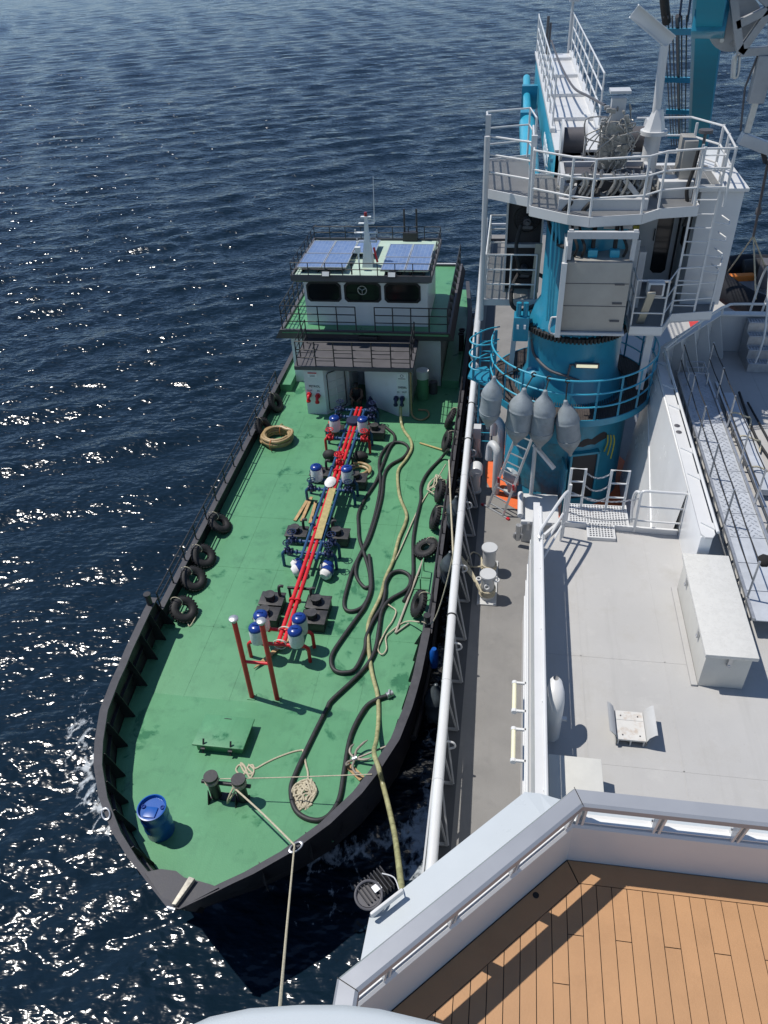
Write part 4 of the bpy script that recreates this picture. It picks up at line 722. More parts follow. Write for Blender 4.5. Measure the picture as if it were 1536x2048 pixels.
for y in (31.5, 33.5, 35.5): MB().bar((-0.9, y, 4.1), (-0.9, y, 5.1), 0.08).bar((-0.9, y, 5.1), (0.3, y, 5.1), 0.08).bar((0.3, y, 5.1), (0.3, y, 4.1), 0.08).build('mooring_frame', M_LET if y < 34 else M_SHW, SH, smooth=False)
# twin bollards on one bed
BO = thing('twin_bollard', 'pair of grey mooring bollards roped to the ship side', 'bollard', (-0.08, 13.2, 4.1))
MB().bb(-0.30, 0.14, 12.45, 13.95, 4.1, 4.14).build('bed_plate', M_SGREY, BO, bevel=0.01)
for y in (12.72, 13.62):
    b = MB().lathe((-0.08, y, 4.14), [(0.155, 0), (0.15, 0.30), (0.155, 0.64), (0.185, 0.66), (0.185, 0.69), (0.18, 0.70)], 32).build('bollard_post', M_SGREY, BO)
for p, a in (((0.12, 12.66, 4.72), 0.3), ((-0.28, 12.66, 4.72), 0.0), ((-0.09, 12.53, 4.60), 1.2)): MB().torus(p, 0.05, 0.017, Matrix.Rotation(a, 3, 'X'), 16, 6).build('norman_pin', M_SHW, BO)
wr = MB()
for k in range(4): wr.torus((-0.08, 12.72, 4.24+0.055*k), 0.172, 0.02, Matrix.Rotation(0.06*(k-2), 3, 'X'), 26, 7)
for k in range(3): wr.torus((-0.08, 13.62, 4.22+0.055*k), 0.172, 0.02, Matrix.Rotation(0.06*k, 3, 'Y'), 26, 7)
for k in range(4): wr.tube(smooth_path([(-0.2, 12.6-0.03*k, 4.3+0.05*k), (-0.45, 12.9+0.05*k, 4.55), (-0.72, 13.1+0.08*k, 4.75)], 4), 0.02, 6)
wr.tube(smooth_path([(-0.2, 13.55, 4.3), (-0.42, 13.5, 4.3), (-0.6, 13.75, 4.15), (-0.5, 14.2, 4.13), (-0.3, 14.1, 4.13), (-0.25, 13.7, 4.3)], 5), 0.02, 6)
one('rope', M_ROPE, 'mooring ropes wound round the twin grey bollards', 'rope', wr)
# fittings along the side
def vent_head(x, y, z, h, r, name='mushroom_vent'):
    o = MB().cyl((x, y, z), (x, y, z+h*0.6), r*0.72, n=18).cyl((x, y, z), (x, y, z+0.05), r*0.95, n=18).build(name, M_SGREY, SH)
    MB().lathe((x, y-0.10, z+h*0.55+r*0.6), [(r*0.9, 0), (r, 0.03), (r, 0.32), (r*0.9, 0.35)], 20, Matrix.Rotation(-math.pi/2, 3, 'X')).build('hood', M_SHW, o); 
    MB().bb(x-r*0.5, x+r*0.5, y-0.12, y-0.105, z+h*0.55+r*0.5, z+h*0.55+r*0.65).build('slot', M_SHW, o, smooth=False); return o
vent_head(-0.56, 16.75, 4.1, 1.0, 0.17)
vb = MB().cyl((-0.62, 18.4, 4.1), (-0.62, 18.4, 4.8), 0.10, n=14).box((-0.62, 18.4, 4.95), (0.2, 0.26, 0.32)).build('air_vent', M_SGREY, SH)
for x, y, h in ((-0.02, 16.7, 1.35), (0.05, 18.0, 1.3)):
    MB().tube(smooth_path([(x, y, 4.1), (x, y, 4.1+h*0.75), (x-0.02, y+0.02, 4.1+h), (x-0.14, y+0.2, 4.1+h+0.07), (x-0.2, y+0.34, 4.1+h-0.12), (x-0.22, y+0.36, 4.1+h-0.5)], 5), 0.105, 12).build('gooseneck_vent', M_SGREY, SH)
WN = MB().cyl((0.22, 16.95, 4.55), (0.62, 16.8, 4.55), 0.20, n=20).cyl((0.42, 16.8, 4.1), (0.42, 16.8, 4.5), 0.14, n=14).cyl((0.42, 16.8, 4.1), (0.42, 16.8, 4.14), 0.24, n=18).build('capstan_motor', M_SGREY, SH)
MB().bb(0.36, 0.56, 16.62, 16.9, 4.74, 4.8).build('name_plate', M_GALV, WN, smooth=False)
# hatch with clips
HB = MB().bb(0.66, 1.48, 14.75, 15.7, 4.1, 4.72).build('deck_hatch', M_SGREY, SH, bevel=0.02)
MB().bb(0.62, 1.52, 14.62, 15.75, 4.74, 4.86).build('hatch_lid', mat('pale_grey_lid', (0.56, 0.57, 0.57), 0.5, var=0.05), HB, bevel=0.03)
for x in (0.8, 1.1, 1.38): MB().bb(x-0.03, x+0.03, 14.57, 14.63, 4.62, 4.84).build('clip', M_GALV, HB, smooth=False)
MB().cyl((0.60, 14.7, 4.95), (0.60, 15.6, 4.95), 0.07, n=14).build('counterweight_bar', M_SHW, HB)
MB().cyl((0.58, 14.6, 4.3), (0.58, 14.6, 4.75), 0.07, n=10).torus((0.58, 14.58, 4.42), 0.1, 0.03, Matrix.Rotation(1.57, 3, 'X'), 14, 6).build('drain_valve', M_GALV, HB)
# little davit beside the hatch
DV = MB().cyl((0.86, 15.72, 4.86), (0.86, 15.72, 6.3), 0.05, n=12).build('light_post', M_SGREY, SH); MB().bar((0.82, 15.76, 6.32), (1.34, 15.5, 5.82), 0.09, 0.07).build('lamp_arm', M_SHW, DV, smooth=False)
# orange ring painted round the crane foot
MB().lathe((1.66, 17.7, 4.104), [(0.5, 0), (2.0, 0), (2.0, 0.004), (0.5, 0.004)], 64, caps=False).build('orange_ring', M_ORNG, SH, smooth=False)
# superstructure below the upper deck
MB().bb(0.72, 9.1, -8.0, 12.0, 4.1, 6.5).build('lower_house', M_SHW, SH, smooth=False)
M_WALL = mat('lit_glossy_white_wall', (0.80, 0.805, 0.80), 0.25, var=0.05, vscale=0.8, dirt=((0.62, 0.62, 0.60), 0.3, 1.2)); MB().bb(3.58, 9.1, 12.0, 18.0, 4.1, 6.5).build('lower_house', M_WALL, SH, smooth=False)  # paler than the ship white: reflected sunlight is put into this paint
MB().prism([(3.58, 18.0), (9.1, 18.0), (9.1, 20.3), (5.5, 20.3)], 4.1, 6.5).build('lower_house', M_SHW, SH, smooth=False)
UD = MB().prism([(0.70, -2.5), (9.1, -2.5), (9.1, 20.38), (5.58, 20.38), (3.82, 18.0), (3.56, 18.0), (3.56, 12.32), (1.30, 12.38), (0.98, 11.9), (0.70, 11.75)], 6.5, 6.6).build('upper_deck', M_UDECK, SH, smooth=False)
se = MB()
for x in (1.55, 2.9): se.bar((x, 4, 6.601), (x, 12.2, 6.601), 0.018, 0.005)
for y in (6.9, 8.95): se.bar((0.9, y, 6.601), (9, y, 6.601), 0.018, 0.005)
for y in (11.2, 14.0, 16.8): se.bar((4.0, y, 6.601), (9, y, 6.601), 0.018, 0.005)
se.bar((6.4, 9, 6.601), (6.4, 20, 6.601), 0.018, 0.005); se.build('weld_seam', M_UDECK, UD, smooth=False)
MB().bar((0.98, 11.93, 6.66), (1.30, 12.4, 6.66), 0.05, 0.12).bar((1.30, 12.38, 6.66), (1.82, 12.36, 6.66), 0.05, 0.12).bar((2.36, 12.34, 6.66), (3.56, 12.3, 6.66), 0.05, 0.12).build('edge_coaming', M_SHW, UD, smooth=False)
# left bulwark of the upper deck: slotted plate, flat cap, grab rail
LB = MB()
LB.bb(0.72, 0.76, -2.5, 11.7, 6.5, 7.62)
cuts = []
e = 11.7
for a, b in cuts: LB.bb(0.72, 0.76, a, e, 6.82, 7.42); e = b
LBo = LB.build('upper_bulwark', M_SHW, SH, smooth=False)
MB().bb(0.70, 0.82, -2.5, 11.72, 7.62, 7.66).build('bulwark_cap', M_SHW, LBo, smooth=False)
MB().tube([(0.84, -2.4, 7.685), (0.84, 10.2, 7.685), (0.84, 11.0, 7.685), (0.83, 11.55, 7.685)], 0.028, 8).build('grab_rail', M_SHW, LBo)
for y in (11.3, 9.9, 8.5, 7.1, 5.7, 4.3): MB().bar((0.80, y, 7.665), (0.86, y, 7.685), 0.05, 0.02).build('rail_bracket', M_SHW, LBo)
for x, z in ((0.715, 5.0), (0.715, 5.45), (0.715, 5.9)): MB().bb(0.70, 0.72, 4.5, 11.9, z, z+0.03).build('hull_strip', M_SHW, SH, smooth=False)
# strip lamps on the house side
for y0 in (9.2, 8.2):
    l = MB().cyl((0.52, y0, 5.45), (0.52, y0-0.62, 5.45), 0.04, n=10).build('strip_lamp', mat('yellowed_diffuser', (0.75, 0.72, 0.52), 0.4), SH)
    for y in (y0, y0-0.62): MB().bb(0.5, 0.72, y-0.02, y+0.02, 5.44, 5.48).cyl((0.52, y-0.03, 5.45), (0.52, y+0.03, 5.45), 0.05, n=10).build('lamp_bracket', M_SHW, l, smooth=False)
# white cowl vent on the upper deck
cv = MB(); rows = []
for h, s, dy in ((0, 1.0, 0), (0.75, 1.0, 0.0), (1.0, 1.02, 0.02), (1.2, 0.95, 0.10), (1.3, 0.7, 0.2), (1.34, 0.3, 0.27)): rows.append([(1.02+0.135*s*math.cos(a), 7.35+dy+0.17*s*math.sin(a), 6.6+h*0.72) for a in np.linspace(0, 2*math.pi, 20, endpoint=False)])
cv.loft(rows, True).build('cowl_vent', M_SHW, SH); MB().bb(1.14, 1.22, 7.3, 7.36, 6.98, 7.02).build('handle', M_SHW, SH, smooth=False)
one('locker', M_CREAM, 'low cream deck locker beside the left bulwark, partly behind the rail', 'locker', MB().bb(0.93, 1.66, 5.7, 6.63, 6.6, 7.1), bevel=0.015)
# cradle plate with two flared wings
SD = thing('cradle', 'rust-stained white cradle plate between two grey flared wings', 'cradle', (2.18, 7.5, 6.6))
MB().bb(1.98, 2.39, 7.25, 7.77, 6.72, 6.75).build('plate', mat('rust_stained_white', (0.60, 0.59, 0.56), 0.45, var=0.05, vscale=5, dirt=((0.34, 0.19, 0.08), 0.75, 5.5)), SD, smooth=False)
MB().bb(1.99, 2.38, 7.60, 7.605, 6.75, 6.756).build('joint', M_SGREY, SD, smooth=False)
for x, y in ((2.06, 7.68), (2.31, 7.68), (2.06, 7.33), (2.31, 7.33)): MB().cyl((x, y, 6.751), (x, y, 6.757), 0.011, n=10).build('bolt_hole', M_LET, SD)
for s, x in ((-1, 1.975), (1, 2.395)):
    w = MB(); prof = [(0, 0.0), (0.0, 0.12), (0.03, 0.22), (0.10, 0.30), (0.12, 0.31)]
    w.loft([[(x+s*a, 7.24, 6.62+b) for a, b in prof], [(x+s*a, 7.78, 6.62+b) for a, b in prof]]); w.loft([[(x+s*(a+0.012), 7.24, 6.62+b) for a, b in prof], [(x+s*(a+0.012), 7.78, 6.62+b) for a, b in prof]])
    w.build('wing', M_SGREY, SD)
for x in (2.0, 2.18, 2.37): MB().bb(x-0.01, x+0.01, 7.26, 7.76, 6.6, 6.72).build('foot', M_SGREY, SD, smooth=False)
# big cream locker
CH = thing('storage_chest', 'long cream deck chest with a wet pitted lid and clasps', 'chest', (3.7, 9.6, 6.6))
MB().bb(3.34, 4.02, 8.52, 10.74, 6.6, 7.32).build('chest_body', M_CREAM, CH, bevel=0.012)
MB().bb(3.30, 4.08, 8.46, 10.82, 7.325, 7.40).build('lid', mat('wet_cream_lid', (0.60, 0.595, 0.56), 0.28, var=0.05, vscale=9, bump=0.3, bscale=14, dirt=((0.53, 0.525, 0.49), 0.6, 11)), CH, bevel=0.015)
for y in (9.05, 10.25): MB().bb(3.30, 3.34, y-0.03, y+0.03, 7.16, 7.34).torus((3.30, y, 7.18), 0.025, 0.008, Matrix.Rotation(1.57, 3, 'Y'), 12, 5).build('clasp', M_GALV, CH)
MB().bb(3.66, 3.72, 8.47, 8.52, 7.14, 7.34).torus((3.69, 8.47, 7.16), 0.025, 0.008, Matrix.Rotation(1.57, 3, 'X'), 12, 5).build('clasp', M_GALV, CH)
MB().bb(3.24, 3.335, 8.5, 10.75, 6.601, 6.64).build('skid', M_UDECK, CH, smooth=False)
# landing at the front of the upper deck
def perf(x0, x1, y0, y1, z, parent, m, name='perforated_tread', pitch=0.055):
    g = MB(); nx = int((x1-x0)/pitch); ny = int((y1-y0)/pitch)
    for i in range(nx+1): x = x0 + (x1-x0)*i/nx; g.bb(x-0.011, x+0.011, y0, y1, z-0.02, z)
    for j in range(ny+1): y = y0 + (y1-y0)*j/ny; g.bb(x0, x1, y-0.011, y+0.011, z-0.021, z-0.001)
    o = g.build(name, m, parent, smooth=False); o['kind'] = 'stuff'; return o
LD = MB().bb(1.46, 1.5, 12.38, 13.1, 6.5, 6.66).bb(2.62, 2.66, 12.36, 13.1, 6.5, 6.66).bb(1.82, 1.86, 11.97, 12.4, 6.6, 6.68).bb(2.32, 2.36, 11.97, 12.4, 6.6, 6.68).bb(1.86, 2.32, 11.97, 12.0, 6.6, 6.68).build('landing', M_SHW, SH, smooth=False)
perf(1.5, 2.62, 12.42, 13.05, 6.66, LD, M_SHW); perf(1.86, 2.32, 12.0, 12.42, 6.68, LD, M_SHW)
for x0, x1 in ((1.46, 1.74), (2.24, 2.58)):
    MB().tube([(x0, 12.95, 6.6), (x0, 12.95, 7.62), (x1, 12.95, 7.62), (x1, 12.95, 6.6)], 0.028, 8).tube([(x0, 12.95, 7.3), (x1, 12.95, 7.3)], 0.02, 6).tube([(x0, 12.95, 6.95), (x1, 12.95, 6.95)], 0.02, 6).build('gate_post', M_SHW, SH)
def chain(a, b, sag, n, lb):
    ch = MB(); a, b = Vector(a), Vector(b); pts = []
    for i in range(n*2+1):
        t = i/(n*2); pts.append(a.lerp(b, t) - Vector((0, 0, sag*4*t*(1-t))))
    for i in range(n):
        p = pts[2*i+1]; d = (pts[2*i+2]-pts[2*i]).normalized()
        M = d.to_track_quat('X', 'Z').to_matrix() @ Matrix.Rotation(math.pi/2*(i % 2), 3, 'X') @ Matrix.Diagonal((1.5, 0.8, 1.0))
        ch.torus(p, 0.02, 0.007, M, 8, 4)
    ch.tube(pts, 0.004, 4)
    one('safety_chain', M_CHAIN, lb, 'chain', ch, 'safety chains at the landing')
for z, s, w in ((7.55, 0.14, 'top'), (7.25, 0.16, 'middle'), (6.95, 0.12, 'bottom')): chain((1.74, 12.95, z), (2.24, 12.95, z), s, 12, w + ' chain between the two white gate posts of the landing')
for z, s, w in ((7.45, 0.16, 'upper'), (6.95, 0.12, 'lower')): chain((1.42, 12.4, z), (2.74, 12.3, z), s, 30, w + ' of the two long chains across the near side of the landing')
LR = MB().tube(smooth_path([(0.80, 10.6, 7.72), (0.80, 10.75, 7.75), (1.05, 11.35, 7.78), (1.22, 11.75, 7.78), (1.32, 11.98, 7.74), (1.34, 12.02, 7.6), (1.34, 12.02, 6.6)], 5), 0.03, 8)
LR.tube([(0.86, 10.75, 7.3), (1.33, 12.0, 7.3)], 0.022, 6).tube([(0.9, 10.85, 6.98), (1.33, 12.0, 6.98)], 0.022, 6).cyl((1.30, 11.9, 6.6), (1.30, 11.9, 7.74), 0.025, n=8).cyl((1.42, 12.4, 6.6), (1.42, 12.4, 7.62), 0.03, n=8).build('corner_rail', M_SHW, SH)
rr = MB().tube(smooth_path([(2.74, 12.3, 6.62), (2.74, 12.3, 7.2), (2.74, 12.3, 7.55), (2.80, 12.3, 7.62), (3.0, 12.3, 7.62), (3.56, 12.28, 7.62)], 5), 0.028, 8)
for z in (7.25, 6.9): rr.tube([(2.74, 12.3, z), (3.56, 12.28, z)], 0.02, 6)
rr.tube(smooth_path([(2.70, 12.5, 6.7), (2.66, 12.55, 7.2), (2.68, 12.5, 7.45), (2.74, 12.4, 7.5)], 4), 0.028, 8).build('corner_rail', M_SHW, SH)
sl_ = MB(); rows = []
for z in np.linspace(4.1, 7.66, 9):
    t = (z-4.1)/3.56; x0 = 3.24 + 0.33*t
    rows.append([(x0, 12.34, z), (x0, 14.0, z), (x0, 16.0, z), (x0, 17.0, z), (x0+0.01, 17.4, z), (x0+0.06, 17.7, z), (x0+0.16, 17.95, z), (3.62, 18.06, z)])
sl_.loft(rows).build('sloping_side', M_WALL, SH, ang=1.2)
MB().bar((3.33, 12.4, 5.2), (3.50, 17.0, 6.9), 0.02, 0.02).build('weld_seam', M_WALL, SH, smooth=False)
# well side bulwark (X = 3.58) with wide cap, then the diagonal and athwartship run
WB = MB().bb(3.58, 3.79, 10.95, 18.0, 6.5, 7.68).build('well_bulwark', M_WALL, SH, bevel=0.03)
wc = MB().prism([(3.58, 11.0), (3.64, 10.9), (3.76, 10.9), (3.82, 11.0), (3.82, 17.95), (5.6, 20.22), (9.1, 20.30), (9.1, 20.48), (5.50, 20.46), (3.70, 18.1), (3.62, 17.9)], 7.68, 7.72).build('bulwark_cap', M_SHW, WB, smooth=False)
MB().tube([(3.86, 11.0, 7.76), (3.86, 17.9, 7.76)], 0.03, 8).build('grab_rail', M_SHW, WB)
for y in (11.1, 12.6, 13.5, 15.2, 16.1, 17.2): MB().extr([(3.83, y, 7.72), (3.83, y+0.18, 7.72), (3.62, y+0.18, 7.72)], (0, 0, 0.03)).build('cap_gusset', M_SHW, WB, smooth=False)
for y in (14.3, 14.55): MB().lathe((3.68, y, 7.72), [(0.05, 0), (0.06, 0.01), (0.04, 0.02)], 16).build('pad_eye', M_GREYD, WB)
MB().extr([(3.64, 18.06, 6.5), (5.52, 20.42, 6.5), (5.52, 20.42, 7.68), (3.64, 18.06, 7.68)], (0.03, -0.02, 0)).build('diagonal_bulwark', M_SHW, SH, smooth=False)
MB().bb(5.52, 9.1, 20.4, 20.44, 6.5, 7.68).build('athwart_bulwark', M_SHW, SH, smooth=False)
for t in (0.08, 0.30, 0.52, 0.74, 0.96): 
    p = Vector((3.70, 18.04, 6.6)).lerp(Vector((5.52, 20.36, 6.6)), t); MB().extr([p, p + Vector((0, 0, 1.08)), p + Vector((0.12, -0.12, 1.08)), p + Vector((0.36, -0.36, 0.12)), p + Vector((0.36, -0.36, 0.0))], (0.012, 0.012, 0)).build('knee_plate', M_SHW, SH, smooth=False)
MB().tube(smooth_path([(3.86, 17.9, 7.84), (4.4, 18.65, 7.9), (5.3, 19.8, 7.95), (5.7, 20.25, 7.95), (6.2, 20.4, 7.95), (9.0, 20.4, 7.95)], 4), 0.035, 8).build('top_handrail', M_SHW, SH)
for p in ((4.2, 18.45), (4.9, 19.35), (5.62, 20.25), (7.0, 20.4)): MB().bar((p[0], p[1], 7.72), (p[0], p[1], 7.93), 0.05, 0.03).build('rail_bracket', M_SHW, SH, smooth=False)
# short flight of checker plate steps over the athwart bulwark
STP = thing('deck_steps', 'bare aluminium checker plate steps with looped handrails at far right', 'steps', (6.9, 19.7, 6.6))
for k in range(4):
    MB().bb(6.28, 7.6, 19.2+0.26*k, 19.47+0.26*k, 6.6, 6.82+0.26*k).build('step', M_GALV, STP, smooth=False); perf(6.30, 7.58, 19.21+0.26*k, 19.45+0.26*k, 6.845+0.26*k, STP, M_PLATE, 'tread', 0.07)
for x in (6.45, 6.75): MB().tube(smooth_path([(x, 19.25, 6.8), (x+0.05, 19.3, 7.6), (x, 19.75, 8.6), (x, 20.2, 9.0), (x, 20.5, 8.6), (x, 20.7, 7.6)], 5), 0.03, 8).build('handrail', M_SHW, STP)
# deck beyond with painted red bars
for x0, x1 in ((6.66, 7.0), (7.22, 7.55)): MB().extr([(x0, 28.6, 4.106), (x1, 28.6, 4.106), (x1-0.1, 26.0, 4.106), (x0-0.1, 26.0, 4.106)], (0, 0, 0.004)).build('red_marking', mat('red_deck_marking', (0.55, 0.05, 0.045), 0.6), SH, smooth=False)
MB().bb(4.0, 9.0, 20.6, 36.5, 4.101, 4.105).build('pale_deck_area', M_UDECK, SH, smooth=False)
# ------------------------------------------------------------------ gangway stowed on the upper deck
GW = thing('gangway', 'long aluminium gangway with rope handrails stowed on the right deck', 'gangway', (4.75, 14.2, 6.6))
gz = 6.98; gx0, gx1 = 4.38, 5.02; gy0, gy1 = 9.7, 18.4
for i in range(12):
    y0 = gy0 + (gy1-gy0)*i/12; y1 = gy0 + (gy1-gy0)*(i+1)/12 - 0.015; MB().bb(gx0, gx1, y0, y1, gz-0.02, gz).build('tread_plate', M_PLATE, GW, smooth=False)
    if i > 2:
        q = MB()
        for j in range(5):
            for k in range(9): 
                x = gx0+0.07+0.125*j + (0.06 if k % 2 else 0); y = y0+0.05+k*0.075
                if x < gx1-0.02: q.box((x, y, gz+0.003), (0.06, 0.018, 0.006), rz=0.7 if (j+k) % 2 else -0.7)
        o = q.build('raised_tread', M_GALV, GW, smooth=False); o['kind'] = 'stuff'
for x in (gx0-0.03, gx1+0.03):
    MB().bar((x, gy0, gz+0.01), (x, gy1, gz+0.01), 0.05, 0.06).build('side_beam', M_GALV, GW, smooth=False); MB().bar((x, gy0+0.3, gz-0.30), (x, gy1-0.2, gz-0.30), 0.04, 0.05).build('side_beam', M_GALV, GW, smooth=False)
    for k in range(17): y = gy0 + 0.3 + k*0.5; MB().bar((x, y, gz-0.29), (x, y+0.22, gz), 0.03).build('brace', M_GALV, GW, smooth=False)
for x, ys_ in ((gx0-0.03, (10.2, 12.2, 13.75, 15.2, 16.6, 18.2)), (gx1+0.03, (12.9, 14.3, 15.7, 17.0, 18.3))):
    tops = []
    for y in ys_: MB().cyl((x, y, gz), (x+0.0, y, gz+0.86), 0.02, n=8).build('stanchion', M_GALV, GW); tops.append((x, y, gz+0.84))
    for dz in (0, -0.42): 
        P = []
        for a, b in zip(tops, tops[1:]): P += [a, ((a[0]+b[0])/2, (a[1]+b[1])/2, a[2]-0.03)]
        P.append(tops[-1]); MB().tube([(p[0], p[1], p[2]+dz) for p in P], 0.012, 6).build('hand_rope', M_RUBBER, GW)
MB().lathe((gx0, 10.35, gz+0.72), [(0.03, 0), (0.10, 0.04), (0.12, 0.12), (0.07, 0.2), (0.02, 0.22)], 12, Matrix.Rotation(1.2, 3, 'Y') @ Matrix.Diagonal((0.8, 1.1, 1.0))).build('rope_bundle', mat('black_rope', (0.012, 0.012, 0.013), 0.95), GW)
sp = MB()
for x in (4.5, 4.95): sp.tube([(x, 17.7, gz), (x, 17.75, gz+0.3), (x, 18.35, gz+0.3), (x, 18.35, gz)], 0.018, 6)
for y in (17.75, 18.05, 18.35): sp.tube([(4.5, y, gz+0.3), (4.95, y, gz+0.3)], 0.015, 6)
sp.build('end_frame', M_GALV, GW)
# second folded ramp and trestle beside it
RP = thing('folded_ramp', 'narrow galvanised ramp lying beside the gangway with loose lashings', 'ramp', (5.5, 15.5, 6.6))
MB().bb(5.36, 5.62, 13.6, 17.6, 6.72, 6.86).build('ramp_plate', M_PLATE, RP, smooth=False); MB().bar((5.25, 11.2, 6.95), (5.22, 17.9, 6.95), 0.06, 0.08).build('ramp_rail', M_GALV, RP, smooth=False)
for y in (11.6, 12.4, 13.4, 14.6, 15.8, 17.0): MB().bar((5.23, y, 6.6), (5.23, y, 6.95), 0.05).build('ramp_leg', M_GALV, RP, smooth=False)
for y in (14.2, 15.4, 16.4): MB().tube(smooth_path([(5.2, y, 6.95), (5.4, y+0.1, 6.95), (5.65, y+0.05, 6.88), (5.8, y+0.2, 6.75), (5.75, y-0.1, 6.65)], 4), 0.022, 6).build('lashing', M_ROPE, RP)
one('black_hose', M_RUBBER, 'thin black hoses running along the deck right of the gangway', 'hose', MB().tube(smooth_path([(5.9, 11.5, 6.66), (5.85, 13, 6.66), (5.95, 14.5, 6.66), (5.8, 16, 6.66), (5.85, 18, 6.66)], 5), 0.03, 7).tube(smooth_path([(6.1, 11.5, 6.66), (6.0, 13.4, 6.66), (6.08, 15, 6.66), (5.95, 17.5, 6.66)], 5), 0.025, 7))
# ------------------------------------------------------------------ folding ladder against the crane foot
LA = thing('step_ladder', 'aluminium ladder with red feet leaning on the crane pedestal', 'ladder', (0.0, 15.87, 4.1))
a0, b0 = Vector((-0.20, 16.03, 4.14)), Vector((0.20, 15.71, 4.14)); a1, b1 = Vector((0.52, 16.3, 6.62)), Vector((0.86, 16.05, 6.62))
for p, q in ((a0, a1), (b0, b1)): MB().bar(p, q, 0.03, 0.06).build('stile', M_ALU, LA, smooth=False)
for k in range(10): t = (k+0.5)/10; MB().bar(a0.lerp(a1, t), b0.lerp(b1, t), 0.03, 0.025).build('rung', M_ALU, LA, smooth=False)
MB().bar(a0 + Vector((-0.12, 0.1, -0.02)), b0 + Vector((0.12, -0.1, -0.02)), 0.04, 0.05).build('foot_bar', M_ALU, LA, smooth=False)
M_LRED = mat('red_plastic', (0.5, 0.02, 0.03), 0.4)
for p in (a0 + Vector((-0.13, 0.11, -0.015)), b0 + Vector((0.13, -0.11, -0.015))): MB().box(p, (0.09, 0.07, 0.05), rz=-0.7).build('red_foot', M_LRED, LA, bevel=0.01)
for p in (a0.lerp(a1, 0.33), b0.lerp(b1, 0.33)): MB().box(p, (0.06, 0.06, 0.16)).build('red_hinge', M_LRED, LA, bevel=0.01)
# fenders squeezed between the hulls
M_FEND = mat('grey_fender_rubber', (0.24, 0.275, 0.295), 0.6, var=0.16, vscale=3, bump=0.3, bscale=25, dirt=((0.15, 0.165, 0.175), 0.6, 5))
FP = [(0.03, 0), (0.05, 0.03), (0.06, 0.09), (0.15, 0.22), (0.25, 0.36), (0.295, 0.46), (0.30, 0.52), (0.315, 0.56), (0.30, 0.60), (0.30, 0.98), (0.315, 1.02), (0.30, 1.06), (0.28, 1.14), (0.2, 1.28), (0.09, 1.42), (0.06, 1.5), (0.05, 1.55), (0.02, 1.57)]
M_FENDW = mat('wet_dark_fender', (0.06, 0.075, 0.085), 0.35, var=0.2, vscale=4)
for y, z, lb in ((18.5, 1.0, 'grey fender between the hulls, abreast of the aft hood'), (16.2, 0.8, 'dark fender between the hulls, abreast of the hooded vent'), (12.0, 0.2, 'blue-grey fender in the water between the hulls')):
    one('hull_fender', M_FENDW, lb, 'fender', MB().lathe((-1.18, y, z), [(r*0.95, h) for r, h in FP], 20), 'fenders between the hulls')
one('float', M_DRUM, 'small bright blue float beside the starboard bulwark', 'float', MB().lathe((-1.3, 12.75, 1.5), [(0.02, 0), (0.09, 0.04), (0.11, 0.2), (0.11, 0.55), (0.06, 0.68)], 16))

# ------------------------------------------------------------------ deck crane
M_CBLUE = mat('crane_blue_paint', (0.020, 0.215, 0.33), 0.32, var=0.06, vscale=1.5, dirt=((0.02, 0.12, 0.17), 0.55, 3.5))
M_CBLUEL = mat('crane_light_blue_paint', (0.035, 0.33, 0.47), 0.35, var=0.05, vscale=2)
M_CBLUED = mat('worn_crane_blue', (0.022, 0.17, 0.24), 0.5, var=0.3, vscale=4, dirt=((0.10, 0.13, 0.14), 0.7, 5))
M_GRATE = mat('galvanised_grating', (0.42, 0.42, 0.41), 0.55, metal=0.3, var=0.1)
M_DGRATE = mat('dark_rusty_grating', (0.055, 0.045, 0.042), 0.7, var=0.3, vscale=6)
M_CABG = mat('cabinet_stainless', (0.36, 0.345, 0.315), 0.45, metal=0.15, var=0.08, vscale=2, bump=0.1, dirt=((0.33, 0.31, 0.27), 0.4, 3))
M_CGREY = mat('crane_grey_paint', (0.50, 0.51, 0.52), 0.4, var=0.05, vscale=2, dirt=((0.36, 0.35, 0.33), 0.3, 5))
M_MACH = mat('hydraulic_steel', (0.30, 0.295, 0.28), 0.42, metal=0.4, var=0.3, vscale=14)
CR = thing('deck_crane', 'blue and white knuckle boom deck crane with railed platforms and cab', 'crane', (1.66, 17.7, 4.1))
cx, cy = 1.66, 17.7
PD = MB().lathe((cx, cy, 4.1), [(1.53, 0), (1.50, 0.06), (1.50, 2.72), (1.45, 2.86)], 72).build('pedestal', M_CBLUE, CR)
# pedestal door opening, its dark inside painted as a black block; scuffed panel
dm = Matrix.Rotation(math.radians(12), 3, 'Z')
MB().box((cx+0.42, cy-1.42, 5.15), (0.62, 0.22, 1.35), M=Matrix.Rotation(math.radians(16), 3, 'Z')).build('doorway', M_LET, PD, bevel=0.03)
for z, t in ((4.46, 0), (5.84, 0)): MB().box((cx+0.42, cy-1.47, z), (0.74, 0.2, 0.06), M=Matrix.Rotation(math.radians(16), 3, 'Z')).build('door_frame', M_CBLUE, PD, bevel=0.01)
for s in (-1, 1): MB().box(Vector((cx+0.42, cy-1.47, 5.15)) + Matrix.Rotation(math.radians(16), 3, 'Z') @ Vector((s*0.345, 0, 0)), (0.06, 0.2, 1.44), M=Matrix.Rotation(math.radians(16), 3, 'Z')).build('door_frame', M_CBLUE, PD, bevel=0.01)
MB().box((cx-0.05, cy-1.75, 4.95), (0.05, 0.62, 1.5), M=Matrix.Rotation(math.radians(8), 3, 'Z')).build('open_door', M_CBLUED, PD, bevel=0.01)
pn = MB(); rows = []
for a in np.linspace(math.radians(-140), math.radians(-92), 14): rows.append([(cx+1.506*math.cos(a), cy+1.506*math.sin(a), 4.5), (cx+1.506*math.cos(a), cy+1.506*math.sin(a), 6.05)])
pn.loft(rows).build('scuffed_panel', M_CBLUED, PD)
